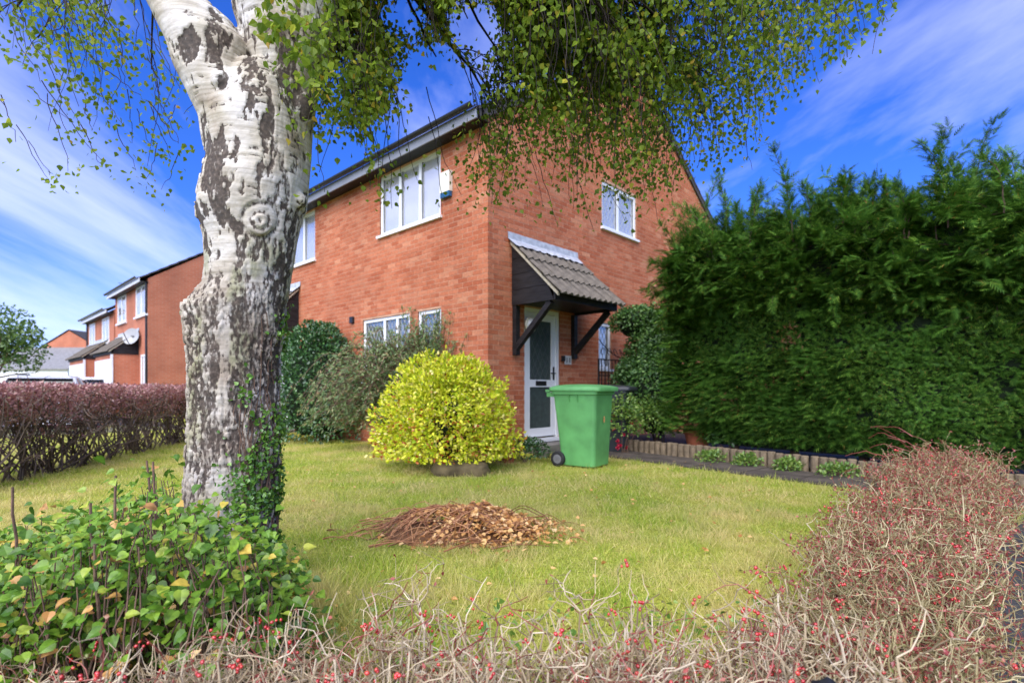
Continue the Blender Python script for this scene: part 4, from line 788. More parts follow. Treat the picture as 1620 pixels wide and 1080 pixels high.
rag = np.clip(.5+1.5*(fbm(vs*np.array([34, 34, 14.]), 4, 31)-.5)*2, 0, 1)
def ragged(m): return sstep(.45, .62, m*.55+rag*.45)
for s in (spot(338, 270, 26, 85), spot(330, 335, 30, 30)*.95, spot(366, 352, 30, 24), spot(412, 395, 40, 20)*.8, spot(460, 130, 20, 70)*.9, spot(425, 190, 12, 75), spot(398, 120, 16, 40), spot(345, 55, 16, 50), spot(440, 440, 13, 45)*.95, spot(372, 480, 34, 45)*.75, spot(345, 555, 20, 75)*.85, spot(395, 560, 25, 90)*.65, spot(420, 640, 22, 90)*.6, spot(385, 760, 30, 110)*.65, spot(425, 800, 14, 110)*.7, spot(470, 340, 16, 30)*.9, spot(300, 68, 15, 14), spot(352, 131, 15, 14), spot(490, 175, 12, 26), spot(440, 290, 20, 55)*.7, spot(465, 60, 50, 50)*.55, spot(318, 470, 14, 30)*.7, spot(400, 30, 30, 40)*.6):
    dark = np.maximum(dark, ragged(s)*s*.97)
# knot with rings
kd = np.sqrt(((TX-412)/30)**2+((TY-348)/30)**2); kr = np.where(front & (kd < 1.5), (.5+.5*np.cos(kd*13+warp[:, 0]*6))*sstep(1.5, .9, kd), 0)
dark = dark*np.where(front, 1-.8*sstep(1.25, .8, kd), 1); dark = np.maximum(dark, kr*.62); dark = np.maximum(dark, np.where(front, sstep(.28, .12, np.sqrt(((TX-398)/24)**2+((TY-352)/24)**2)), 0))
lent = sstep(.66, .76, fbm(vs*np.array([9, 9, 70.]), 3, 77))*(1-low)*.75; dark = np.clip(np.maximum(dark, lent), 0, 1)
grey = np.clip(low*(.25+1.1*(fbm(V*np.array([9, 9, 4]), 4, 90)-.35)), 0, .85); lich = sstep(.56, .72, fbm(V*np.array([12, 12, 6]), 4, 120))*.55*np.where(z < 1.9, 1, .25)
disp = -.009*crack*rough_zone + .008*(fbm(vs*np.array([40, 40, 13.]), 4, 5)-.5)*(.4+1.6*low) - .004*kr*(kd < 1.5) + .022*(fbm(V*3.4, 3, 9)-.5) - .008*dark
V2 = V+NN*disp[:, None]-np.array(birch.location)
tm.vertices.foreach_set('co', V2.astype(np.float32).ravel()); tm.update()
at = tm.attributes.new('bark', 'FLOAT_VECTOR', 'POINT'); at.data.foreach_set('vector', np.stack([dark, grey*.8, lich], 1).astype(np.float32).ravel())
tm.materials.clear(); tm.materials.append(M['bark']); tm.polygons.foreach_set('use_smooth', np.ones(len(tm.polygons), bool))
trunk = bpy.data.objects.new('trunk', tm); COL.objects.link(trunk); trunk.parent = birch
TRUNKV, TRUNKN = V+NN*disp[:, None], NN
# limbs and hanging twigs
def curve(p0, p1, sag, k=14, wob=.05):
    t = np.linspace(0, 1, k)[:, None]; P = np.asarray(p0)*(1-t)+np.asarray(p1)*t; P[:, 2] += sag*np.sin(np.pi*t[:, 0]); off = np.cumsum(rng.normal(0, wob, (k, 3)), 0); off -= t*off[-1]; return P+off*np.sin(np.pi*t)**.5*.5
LT = px3(230, -120, TD+.05); RT = px3(455, -160, TD+.2); RT2 = px3(470, -360, TD+.3)
limbs = []
ends_r = [(690, 90, 3.3), (800, 100, 3.5), (990, 60, 3.0), (1060, 40, 3.4), (860, 60, 3.9), (1120, -40, 3.0), (940, 150, 4.0), (1080, 120, 4.2), (1180, 30, 3.7), (1290, -30, 3.1), (1240, 40, 4.3), (740, 30, 4.3), (610, 60, 3.6), (580, 120, 2.9), (1370, -60, 3.3), (660, -40, 2.7), (880, -60, 2.5), (1140, 130, 3.6), (780, 170, 3.7), (1020, 150, 3.3)]
for (x, y, d) in ends_r: limbs.append((curve(RT if y > 30 else RT2, px3(x, y, d), rng.uniform(.15, .45), 16, .035), .030, 1))
ends_l = [(80, -40, 2.6), (20, 20, 3.0), (150, 30, 3.4), (240, 110, 3.8), (-80, -60, 2.8), (60, 60, 3.8)]
for (x, y, d) in ends_l: limbs.append((curve(LT, px3(x, y, d), rng.uniform(.1, .3), 14, .03), .016, 0))
mb = MB(); 
for (P, r, s) in limbs: tubes(mb, P, np.linspace(r, .005, len(P)), 6)
env_x = [480, 520, 560, 600, 650, 700, 760, 800, 870, 900, 950, 1000, 1050, 1090, 1130, 1180, 1215, 1250, 1300, 1350, 1400, 1420]
env_y = [250, 320, 330, 325, 340, 365, 320, 330, 350, 395, 385, 365, 360, 270, 255, 265, 190, 150, 130, 85, 60, 0]
def env(x): return np.interp(x, env_x, env_y, left=-50, right=-50)
LP, LD, LN, LL = [], [], [], []
TW = []
def strand(p0, d0, n, step, droop, side):
    P = [np.array(p0)]; d = np.array(d0)
    for i in range(n):
        d = nrm(d+np.array([0, 0, -droop])+rng.normal(0, .16, 3)); P.append(P[-1]+d*step)
    return np.array(P)
def hole(x, y):    # openings of sky between the branches
    h = np.zeros(len(x))
    for (cx, cy, rx, ry) in ((685, 130, 66, 72), (640, 215, 55, 45), (545, 250, 34, 50), (750, 40, 50, 40), (640, 20, 45, 34)): h = np.maximum(h, sstep(1.45, .55, np.sqrt(((x-cx)/rx)**2+((y-cy)/ry)**2)))
    return h
def add_leaves(P, per, spread, s0=.023, s1=.039):
    n = len(P)*per; c = np.repeat(P, per, 0)+rng.normal(0, spread, (n, 3)); D = nrm(rng.normal(0, .55, (n, 3))+np.array([0, 0, -.75])); LP.append(c); LD.append(D); LN.append(rdir(n)); LL.append(rng.uniform(s0, s1, n))
for (P, r, s) in limbs:
    ns = 100 if s else 4
    for _ in range(ns):
        t = rng.uniform(.28, 1); p = P[int(t*(len(P)-1))]; out = nrm(P[-1]-P[0]); d0 = nrm(out*.5+rng.normal(0, .5, 3)+np.array([0, 0, -.1])); n = int(rng.integers(7, 15)); S = strand(p, d0, n, .075, .26, s)
        X, Y = projpx(S); lim = env(X)+rng.normal(0, 16) if s else np.where(X < 335, 300, -50)
        ok = np.cumprod((Y < lim) & (S[:, 1] > 1.6) & ((Y < -10) | (hole(X, Y) < .8))) > 0
        S = S[ok]
        if len(S) < 4: continue
        TW.append(S); add_leaves(S[1:], 7 if s else 3, .085)
LC = [(rng.uniform(-40, 215), rng.uniform(-30, 110), rng.uniform(2.7, 3.6), int(rng.integers(6, 20))) for _ in range(34)]+[(rng.uniform(60, 300), rng.uniform(60, 290), rng.uniform(3.0, 3.7), int(rng.integers(4, 12))) for _ in range(26)]
# extra clusters that give the crown its ragged lower edge and left hand sprays
for (x, y, d, n) in [(30, 10, 2.8, 26), (50, 30, 3.0, 22), (90, 60, 3.0, 16), (150, 20, 3.2, 14), (40, 70, 2.7, 8), (85, 110, 2.9, 12), (170, 90, 3.4, 16), (200, 60, 3.3, 14), (160, 150, 3.3, 26), (175, 175, 3.4, 20), (240, 130, 3.4, 14), (110, 190, 3.4, 8), (135, 215, 3.5, 7), (240, 230, 3.5, 14), (270, 250, 3.5, 16), (230, 285, 3.6, 14), (260, 200, 3.6, 9), (10, 170, 2.6, 6), (25, 225, 2.7, 6), (285, 140, 3.6, 7), (215, 270, 3.5, 9), (255, 300, 3.6, 8), (100, 15, 2.9, 14), (60, 5, 2.9, 18)]+LC:
    c = px3(x, y, d); P = c+rng.normal(0, .055, (n, 3)); add_leaves(P, 1, .012, .022, .038)
    top = c+np.array([rng.normal(-.12, .12), rng.normal(0, .1), rng.uniform(.2, .5)]); TW.append(curve(top, c, -.02, 9, .02))
for (x, y, d) in [(1300, 75, 3.2), (1340, 70, 3.2), (1380, 65, 3.2), (1320, 30, 3.3), (1270, 90, 3.4), (1200, 150, 3.5), (1180, 215, 3.6), (1190, 250, 3.6), (1210, 130, 3.5), (880, 330, 3.6), (940, 350, 3.7), (990, 335, 3.8), (1020, 300, 3.9), (1040, 330, 3.9), (700, 320, 3.5), (640, 280, 3.4), (600, 290, 3.3), (660, 265, 3.4), (620, 310, 3.3), (730, 290, 3.6), (820, 280, 3.5), (850, 250, 3.6), (530, 170, 2.8), (555, 200, 2.8), (580, 150, 2.9), (520, 110, 2.6), (540, 60, 2.6), (570, 90, 2.7)]:
    c = px3(x, y, d); P = c+rng.normal(0, .075, (20, 3)); add_leaves(P, 1, .02); TW.append(curve(c+np.array([rng.normal(-.1, .08), rng.normal(0, .1), .6]), c+np.array([0, 0, -.08]), -.03, 10, .02))
# leaves growing straight from the fork, in front of the right stem
c = np.stack([rng.uniform(395, 520, 330), rng.uniform(-40, 150, 330)], 1); keep = c[:, 1] < 40+ (c[:, 0]-395)*1.0; c = c[keep]
P = np.array([px3(a, b, TD-.22-rng.uniform(0, .16)) for a, b in c]); add_leaves(P, 1, .01, .036, .055)
# the crown above the picture
cr = rdir(3000)*np.array([2.3, 1.9, 1.5])*rng.uniform(.35, 1, (3000, 1))**.5+np.array([-.5, 3.4, 5.9]); LP.append(cr); LD.append(nrm(rng.normal(0, .6, cr.shape)+np.array([0, 0, -.7]))); LN.append(rdir(len(cr))); LL.append(rng.uniform(.045, .065, len(cr)))
for _ in range(26):
    e = np.array([-.5, 3.4, 5.9])+rdir(1)[0]*np.array([2.0, 1.6, 1.3]); tubes(mb, curve(RT2 if rng.random() < .5 else px3(100, -400, TD+.2), e, .2, 10, .05), np.linspace(.03, .006, 10), 5)
for S in TW: tubes(mb, S, np.linspace(.0032, .0014, len(S)), 4)
tag(mb.build('branches', 'birch_twig', birch, True, world=True))
LP = np.concatenate(LP); LD = np.concatenate(LD); LN = np.concatenate(LN); LL = np.concatenate(LL)
X, Y = projpx(LP); inv = (Y > -20)
gapn = fbm(LP*np.array([4.2, 4.2, 3.2]), 3, 700)
keep = ~(inv & (hole(X, Y)*.93 > rng.uniform(.1, 1, len(X)))) & ~(inv & (X > 470) & (gapn < rng.normal(.465, .05, len(X)))) & ~(inv & (X > 480) & (Y > env(X)+rng.normal(18, 18, len(X)))) & ~(inv & (X < 400) & (X > 335) & (Y > 20)) & (LP[:, 1] > 1.5) & ~((X > 215) & (X < 400) & (Y > -30) & (LP[:, 1] < TD+.3) & (X > 228))
LP, LD, LN, LL = LP[keep], LD[keep], LN[keep], LL[keep]
split_leaves(birch, LP, LD, LN, LL, LL*.82, 'birch', 'birch_leaf', 300, 'crown')

# ivy on the trunk
ivy = thing('ivy', 'small leaved ivy climbing the right side of the birch trunk', 'ivy', (tp(430, 600)[0], TD-.1, 0))
X, Y = projpx(TRUNKV); fr = TRUNKN[:, 1] < .5
den = fr*(Y > 480)*(1.3*np.exp(-((X-443)/11)**2)*sstep(420, 540, Y) + np.exp(-((X-400)/34)**2)*sstep(600, 760, Y)*.8 + sstep(700, 900, Y)*(X > 350)*.6 + np.exp(-((X-385-(Y-600)*.05)/9)**2)*sstep(500, 620, Y)*.35)*sstep(.34, .56, fbm(TRUNKV*9, 3, 200))
idx = rng.choice(len(TRUNKV), 4300, replace=False, p=den/den.sum()); P = TRUNKV[idx]+TRUNKN[idx]*rng.uniform(.006, .03, (len(idx), 1)); Nn = nrm(TRUNKN[idx]+rng.normal(0, .45, P.shape)); D = nrm(rng.normal(0, .6, P.shape)+np.array([0, 0, -.4])); s = rng.uniform(.014, .028, len(idx))
split_leaves(ivy, P, D, Nn, s, s*.9, 'birch', 'ivy', 60)
mb = MB()
for k in range(16):
    x0 = rng.uniform(385, 445); ys = np.linspace(930, rng.uniform(480, 700), 22); pts = []
    for y in ys:
        x0 += rng.normal(0, 3); j = np.argmin((X-np.clip(x0, 370, 444))**2+(Y-y)**2+1e6*(~fr)); pts.append(TRUNKV[j]+TRUNKN[j]*.004)
    tubes(MB(), np.array(pts), np.linspace(.005, .002, 22), 4).build('stem', 'cane', ivy, world=True)

# ------------------------------------------------------------------ leafy sucker shrub round the trunk
def leafy_shrub():
    sh = thing('leafy_shrub', 'shrub of broad heart shaped green and yellowing leaves at the birch foot', 'shrub', (-1.35, 1.75, 0))
    P, D, Nn, L = [], [], [], []; mb = MB()
    def topz(x, d): return None
    ex = [-200, 0, 60, 120, 180, 240, 300, 345, 400, 440, 480, 520]; ey = [840, 830, 805, 780, 765, 715, 740, 775, 795, 850, 930, 1040]   # skyline of the shrub as seen
    for k in range(880):
        d = rng.uniform(1.4, 2.75); xp = rng.uniform(-140, 470)
        if d > 2.4 and 285 < xp < 450: d = 2.3-rng.uniform(0, .5)
        ytop = np.interp(xp, ex, ey)+abs(rng.normal(0, 70))+(2.6-d)*30
        b = np.array([(xp-810)/841*d+rng.normal(0, .06), d+rng.normal(0, .05), 0.]); t = px3(xp, ytop, d)
        if t[2] < .12: t[2] = .12+rng.uniform(0, .1)
        if t[2] > .85: t[2] = .85
        S = curve(b, t, 0, 9, .035); tubes(mb, S[:8], np.linspace(.0040, .0018, 8), 5)
        n = int(rng.integers(9, 15)); tt = rng.uniform(.45, 1.02, n)**.8; c = np.array([S[min(8, int(q*8))] for q in tt])+rng.normal(0, .045, (n, 3)); c[:, 2] = np.maximum(c[:, 2], .04)
        out = nrm(np.stack([rng.normal(0, 1, n), rng.normal(-.35, 1, n), rng.normal(-.35, .35, n)], 1)); P.append(c); D.append(out); Nn.append(nrm(np.stack([rng.normal(0, .4, n), rng.normal(-.35, .4, n), np.ones(n)], 1))); L.append(rng.uniform(.017, .041, n))
    for (x, y0, y1, d) in [(20, 860, 770, 1.9), (183, 880, 752, 1.8), (143, 930, 795, 1.7), (242, 880, 730, 2.0), (232, 800, 728, 2.2), (150, 1000, 860, 1.45), (245, 930, 812, 1.75)]:
        tubes(MB(), curve(px3(x+rng.normal(8, 6), y0+60, d)*np.array([1, 1, 0])+np.array([0, 0, 0.]), px3(x, y1, d), 0, 8, .012), np.linspace(.007, .0042, 8), 6).build('cane', 'cane', sh, world=True)
    tag(mb.build('stems', 'cane', sh, world=True), kind='stuff')
    n = 36; xs_ = rng.uniform(20, 360, n); d = rng.uniform(1.35, 1.7, n); P_ = np.array([px3(a, b, c) for a, b, c in zip(xs_, rng.uniform(930, 1065, n), d)]); P_[:, 2] = np.maximum(P_[:, 2], .03); s_ = rng.uniform(.025, .045, n)
    leaf_objs(sh, P_, nrm(rng.normal(0, 1, (n, 3))+np.array([0, 0, -.4])), nrm(rng.normal(0, .6, (n, 3))+np.array([0, -.7, .6])), s_, s_*.9, 'heart', 'deadleaf', 'dead_leaf')
    P = np.concatenate(P); D = np.concatenate(D); Nn = np.concatenate(Nn); L = np.concatenate(L)
    X, Y = projpx(P); k = ~((P[:, 1] < 1.0)) & ~((X > 455) & (P[:, 1] < 1.6)) & ~((np.abs(P[:, 0]-birch.location.x) < .27) & (np.abs(P[:, 1]-TD) < .27))
    split_leaves(sh, P[k], D[k], Nn[k], L[k], L[k]*.92, 'heart', 'sucker_leaf', 300)
leafy_shrub()

# ------------------------------------------------------------------ twiggy berry hedges
def twig_hedge(name, label, line, width, hfun, n, redleaf, nberry, seed, tmat='twig_grey', rf=.16, fine=12):
    r = np.random.default_rng(seed); line = np.array(line); seg = np.diff(line, axis=0); ln = np.linalg.norm(seg, axis=1); cum = np.concatenate([[0], np.cumsum(ln)])
    def at(s): i = np.clip(np.searchsorted(cum, s, 'right')-1, 0, len(seg)-1); return line[i]+seg[i]*((s-cum[i])/ln[i])[:, None], np.stack([-seg[i][:, 1], seg[i][:, 0]], 1)/ln[i][:, None]
    h = thing(name, label, 'hedge', (line[0][0], line[0][1], 0))
    def grow(m, base, d, L, k, wob, up):
        P = [base]; dd = d
        for i in range(k): dd = nrm(dd+r.normal(0, wob, (m, 3))+np.array([0, 0, up])); P.append(P[-1]+dd*(L/k)[:, None])
        return np.stack(P, 1)
    s = r.uniform(0, cum[-1], n); b, nn = at(s); w = r.uniform(-.5, .5, n)*width; b = b+nn*w[:, None]; base = np.concatenate([b, np.zeros((n, 1))], 1); H = hfun(s/cum[-1])
    d = nrm(np.stack([r.normal(0, .35, n), r.normal(0, .35, n), np.ones(n)], 1)); S1 = grow(n, base, d, H*r.uniform(.7, 1.0, n), 7, .22, .12)
    main = MB(); tubes(main, S1, np.linspace(.0046, .0024, 8)[None].repeat(n, 0), 5)
    # side twigs
    m = n*7; par = r.integers(0, n, m); k = r.integers(3, 8, m); b2 = S1[par, k]; S2 = grow(m, b2, nrm(np.stack([r.normal(0, 1, m), r.normal(0, 1, m), r.normal(.35, .5, m)], 1)), r.uniform(.06, .17, m), 5, .38, .03)
    top = np.repeat(H[par][:, None], 6, 1)*1.12; S2[:, :, 2] = np.minimum(S2[:, :, 2], top+r.normal(0, .02, (m, 1)))
    m3 = n*fine; par3 = r.integers(0, m, m3); b3 = S2[par3, r.integers(2, 6, m3)]; S3 = grow(m3, b3, nrm(r.normal(0, 1, (m3, 3))+np.array([0, 0, .2])), r.uniform(.03, .10, m3), 3, .4, .0)
    red = r.random(m) < rf
    tubes(main, S2[~red], np.linspace(.0021, .0011, 6)[None].repeat((~red).sum(), 0), 4)
    red3 = r.random(m3) < rf*1.2
    tubes(main, S3[~red3], np.linspace(.0013, .0007, 4)[None].repeat((~red3).sum(), 0), 3)
    tag(main.build('twigs', tmat, h, world=True), kind='stuff')
    rd = MB(); tubes(rd, S2[red], np.linspace(.0021, .0011, 6)[None].repeat(red.sum(), 0), 4); tubes(rd, S3[red3], np.linspace(.0013, .0007, 4)[None].repeat(red3.sum(), 0), 3)
    tag(rd.build('young_twigs', 'twig_red', h, world=True), kind='stuff')
    # small leaves
    nl = redleaf; q = r.integers(0, m3, nl*2); wq = np.interp(s[par[par3[q]]]/cum[-1], [0, .35, 1], [.18, .38, 1]) if fine > 12 else np.ones(nl*2); q = q[r.random(nl*2) < wq][:nl]; nl = len(q); P = S3[q, r.integers(1, 4, nl)]; 
    if nl: tag(leaves(MB(), P, nrm(r.normal(0, 1, (nl, 3))), nrm(r.normal(0, 1, (nl, 3))), r.uniform(.009, .021, nl), r.uniform(.006, .012, nl), 'rhomb').build('small_leaves', 'redleaf', h, world=True), kind='stuff')
    # berries in little clusters
    q = r.integers(0, m3, nberry//4); c = S3[q, 3]; c = np.repeat(c, 4, 0)+r.normal(0, .008, (len(c)*4, 3)); return h, c, S1
ico_v = []
def berry_mesh():
    K = 8; V = [(0, 0, 1)]; 
    for z, rr in ((.62, .72), (0, 1), (-.62, .72)): V += [(rr*math.cos(2*math.pi*i/K), rr*math.sin(2*math.pi*i/K), z*1.25) for i in range(K)]
    V.append((0, 0, -1.25)); V[0] = (0, 0, 1.25); t = [(0, 1+i, 1+(i+1) % K) for i in range(K)]+[(25, 17+(i+1) % K, 17+i) for i in range(K)]; q = [(1+j*K+i, 1+(j+1)*K+i, 1+(j+1)*K+(i+1) % K, 1+j*K+(i+1) % K) for j in (0, 1) for i in range(K)]; return np.array(V), t, q
BV, BT, BQ = berry_mesh()
bo = MB().add(BV, BT, BQ).build('berry', 'berry', None, True); bme = bo.data; bpy.data.objects.remove(bo)
def berries(h, c, k, r0=.0031, r1=.0050):
    d = c[:, 1]; o = np.argsort(d); X, Y = projpx(c); vis = (Y < 1075) & (X > 5) & (X < 1615) & (d > .4); o = [i for i in o if vis[i]]; big = set(o[:k]); mb = MB(); b = np.array(wloc(h))
    for i in range(len(c)):
        s = rng.uniform(r0, r1)
        if i in big: p = c[i]-b; inst(bme, 'berry', h, Matrix.Translation(p) @ Matrix.Rotation(rng.uniform(0, 3), 4, 'X') @ Matrix.Rotation(rng.uniform(0, 3), 4, 'Y') @ Matrix.Diagonal((s, s, s, 1)))
        else: mb.add(BV*s+c[i], BT, BQ)
    if mb.n: tag(mb.build('berries', 'berry', h, True, world=True), kind='stuff')
h1, c1, _ = twig_hedge('berry_hedge', 'bare grey twiggy hedge with scarlet berries in front of the lawn', [(-1.35, 1.10), (-.85, 1.16), (-.3, 1.20), (.4, 1.20), (.86, 1.27)], .40, lambda t: np.interp(t, [0, .2, .35, .5, .7, 1], [.32, .38, .45, .47, .48, .49])*rng.uniform(.75, 1.08, len(t)), 860, 3000, 3000, 21)
berries(h1, c1, 260)
h2_, c2, _ = twig_hedge('berry_hedge', 'reddish berry hedge arm running beside the asphalt pavement to the conifers', [(.82, 1.28), (1.40, 1.93), (2.24, 2.92), (2.98, 3.70), (3.47, 4.22)], .38, lambda t: np.interp(t, [0, .2, .6, 1], [.43, .46, .54, .62])*rng.uniform(.85, 1.05, len(t)), 1050, 60000, 3000, 22, 'twig_brown', .18, 22)
berries(h2_, c2, 220)
# arching red twigs reaching out over the path
mb = MB()
for k in range(9):
    a = np.array([3.5+rng.normal(0, .12), 4.6+rng.normal(0, .12), .35+rng.uniform(0, .25)]); e = a+np.array([rng.uniform(-.35, -.08), rng.uniform(.05, .3), rng.uniform(-.05, .25)]); tubes(mb, curve(a, e, .05, 7, .02), np.linspace(.004, .002, 7), 4)
tag(mb.build('long_twigs', 'twig_red', h2_, world=True), kind='stuff')

# ------------------------------------------------------------------ purple hedge on the left
def purple_hedge():
    h = thing('purple_hedge', 'purple leaved hedge with bare stems along the left of the lawn', 'hedge', (-6.2, 8, 0)); l0 = np.array([-5.35, 4.6]); l1 = np.array([-6.75, 12.4]); n = 380
    t = rng.uniform(0, 1, n); b = l0[None]*(1-t[:, None])+l1[None]*t[:, None]; b[:, 0] += rng.uniform(-.22, .22, n); base = np.concatenate([b, np.zeros((n, 1))], 1); mb = MB(); S = [base]; d = nrm(np.stack([rng.normal(0, .45, n), rng.normal(0, .55, n), np.ones(n)*.8], 1))
    for i in range(7): d = nrm(d+rng.normal(0, .20, (n, 3))+np.array([0, 0, .14])); S.append(S[-1]+d*(rng.uniform(.8, 1.05, n)*.155)[:, None])
    S = np.stack(S, 1); tubes(mb, S, np.linspace(.011, .004, 8)[None].repeat(n, 0), 5); m = n*5; par = rng.integers(0, n, m); b2 = S[par, rng.integers(4, 8, m)]; d = nrm(rng.normal(0, 1, (m, 3))+np.array([0, 0, .6])); S2 = [b2]
    for i in range(4): d = nrm(d+rng.normal(0, .3, (m, 3))); S2.append(S2[-1]+d*.06)
    S2 = np.stack(S2, 1); tubes(mb, S2, np.linspace(.005, .002, 5)[None].repeat(m, 0), 4); tag(mb.build('stems', 'twig_purple', h, world=True), kind='stuff')
    nl = 44000; z = 1.06-np.abs(rng.normal(0, .24, nl)); k = z > .28; nl = k.sum(); z = z[k]; t = rng.uniform(0, 1, nl); P = np.concatenate([l0[None]*(1-t[:, None])+l1[None]*t[:, None], z[:, None]], 1); P[:, 0] += rng.uniform(-.34, .34, nl); P[:, 2] += .05*(fbm(P*3, 3, 300)-.5)*2
    cl = fbm(P*np.array([5, 5, 5]), 3, 310); k = cl > .40+.35*np.clip((.72-P[:, 2])/.5, 0, 1); P = P[k]; nl = len(P); s = rng.uniform(.028, .052, nl)
    tag(leaves(MB(), P, rdir(nl), nrm(rdir(nl)+np.array([0, -.3, .7])), s, s*.62, 'rhomb').build('foliage', 'purple', h, world=True), kind='stuff')
purple_hedge()

# ------------------------------------------------------------------ shrubs against the house
def dome(c, r, n, seed, lump=.16, fill=.25, zmin=.1, lscale=2.6, skirt=False):
    """points spread through the outer shell of a lumpy dome, with outward normals"""
    d = rdir(n); d[:, 2] = np.where(d[:, 2] < (-.75 if skirt else -.35), -d[:, 2], d[:, 2]); dn = d.copy()
    if skirt: h = np.linalg.norm(d[:, :2], axis=1); f = np.where(d[:, 2] < 0, 1/np.maximum(h, .3), 1); d[:, :2] *= f[:, None]
    k = 1+lump*(fbm(d*lscale+seed, 4, seed)-.5)*2; q = 1-fill*rng.uniform(0, 1, n)**1.6; P = np.asarray(c)+d*np.asarray(r)*(k*q)[:, None]; N_ = nrm(d/np.asarray(r)); ok = P[:, 2] > zmin; return P[ok], N_[ok]
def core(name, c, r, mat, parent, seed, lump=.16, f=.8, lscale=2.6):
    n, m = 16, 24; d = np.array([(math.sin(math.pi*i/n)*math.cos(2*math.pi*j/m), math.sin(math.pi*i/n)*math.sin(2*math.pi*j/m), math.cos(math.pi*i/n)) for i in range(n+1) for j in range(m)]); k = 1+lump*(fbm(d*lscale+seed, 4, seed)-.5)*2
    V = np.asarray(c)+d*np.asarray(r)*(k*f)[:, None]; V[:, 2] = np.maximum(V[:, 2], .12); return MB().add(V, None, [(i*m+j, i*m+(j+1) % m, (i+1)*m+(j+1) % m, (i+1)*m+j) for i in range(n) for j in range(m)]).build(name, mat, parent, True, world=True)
def stems(parent, b, c, r, n, rad=.012, mat='cane'):
    for k in range(n): e = np.asarray(c)+rdir(1)[0]*np.asarray(r)*.7; e[2] = max(e[2], .3); tubes(MB(), curve(np.asarray(b)+rng.normal(0, .06, 3)*np.array([1, 1, 0]), e, .05, 8, .03), np.linspace(rad, rad*.35, 8), 6).build('stem', mat, parent, world=True)
# yellow euonymus
c = np.array([-.82, 6.82, .50]); r = np.array([.88, .82, .90]); ye = thing('yellow_bush', 'rounded golden yellow bush with orange tinted leaves by the front door', 'bush', (c[0], c[1], 0))
P, Nn = dome(c, r, 34000, 31, .34, .58, .16, 4.6, skirt=True); k = (fbm(P*7, 3, 33) > .38) & (fbm(P*4, 3, 38) > .34); P, Nn = P[k], Nn[k]; n = len(P); D = nrm(Nn*.9+rng.normal(0, .6, P.shape)+np.array([0, 0, .15])); NL = nrm(Nn+rng.normal(0, .5, P.shape)+np.array([0, 0, .5])); s = rng.uniform(.036, .062, n)
redm = (rng.random(n) < .03+.22*sstep(.95, .35, P[:, 2])*(fbm(P*5, 3, 36) > .47))
tag(leaves(MB(), P[~redm], D[~redm], NL[~redm], s[~redm], s[~redm]*.55, 'oval').build('foliage', 'euonymus', ye, world=True), kind='stuff'); tag(leaves(MB(), P[redm], D[redm], NL[redm], s[redm], s[redm]*.55, 'oval').build('orange_leaves', 'euonymus_red', ye, world=True), kind='stuff')
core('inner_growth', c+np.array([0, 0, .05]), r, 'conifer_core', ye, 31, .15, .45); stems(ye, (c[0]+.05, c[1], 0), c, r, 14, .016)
# dark glossy shrub
c = np.array([-3.72, 10.25, .95]); r = np.array([.84, .78, 1.32]); cs = thing('camellia_shrub', 'dark glossy evergreen shrub against the front wall', 'shrub', (c[0], c[1], 0)); P, Nn = dome(c, r, 9500, 41, .2, .3, .03, skirt=True); n = len(P); s = rng.uniform(.05, .085, n)
tag(leaves(MB(), P, nrm(Nn+rng.normal(0, .7, P.shape)), nrm(Nn+rng.normal(0, .5, P.shape)+np.array([0, 0, .4])), s, s*.55, 'oval').build('foliage', 'darkgreen', cs, world=True), kind='stuff'); core('inner_growth', c, r, 'conifer_core', cs, 41, .2, .72); stems(cs, (c[0], c[1], 0), c, r, 8, .02)
# arching shrub
ar = thing('arching_shrub', 'sprawling grey green shrub with long arching branches below the windows', 'shrub', (-1.7, 8.75, 0)); mb = MB(); P, D = [], []
for k in range(270):
    b = np.array([-1.5+rng.normal(0, .25), 8.75+rng.normal(0, .12), .05]); th = rng.normal(math.radians(200), .55); reach = rng.uniform(.5, 1.8); hgt = rng.uniform(.7, 1.9)*(1.15-.35*reach/1.75)
    t = np.linspace(0, 1, 14); S = np.stack([b[0]+math.cos(th)*reach*t**1.2, b[1]+math.sin(th)*reach*.45*t**1.2, b[2]+hgt*np.sin(np.pi*np.minimum(1, t*.82))*1.0], 1)+np.cumsum(rng.normal(0, .012, (14, 3)), 0); 
    if k % 4 == 0: S = np.stack([b[0]+rng.normal(.35, .3)*t, b[1]+.05*t, b[2]+rng.uniform(1.5, 2.25)*t**.85], 1)+np.cumsum(rng.normal(0, .015, (14, 3)), 0)
    w = (S[:, :2]-CORNER)@B; S[:, :2] -= np.maximum(0, w+.06)[:, None]*B; S[:, 2] = np.maximum(S[:, 2], .05)
    tubes(mb, S, np.linspace(.010, .003, 14), 4); q = np.repeat(S[3:], 9, 0)+rng.normal(0, .025, (99, 3)); P.append(q); D.append(np.repeat(np.gradient(S, axis=0)[3:], 9, 0))
tag(mb.build('stems', 'cane', ar, world=True), kind='stuff'); P = np.concatenate(P); D = nrm(nrm(np.concatenate(D))+rng.normal(0, .6, P.shape)); w = (P[:, :2]-CORNER)@B; k = (w < -.02) & (P[:, 2] > .03); P, D = P[k], D[k]; n = len(P); s = rng.uniform(.04, .085, n)
tag(leaves(MB(), P, D, nrm(rng.normal(0, .6, P.shape)+np.array([-.2, -.5, .7])), s, s*.33, 'rhomb').build('foliage', 'juniper', ar, world=True), kind='stuff')
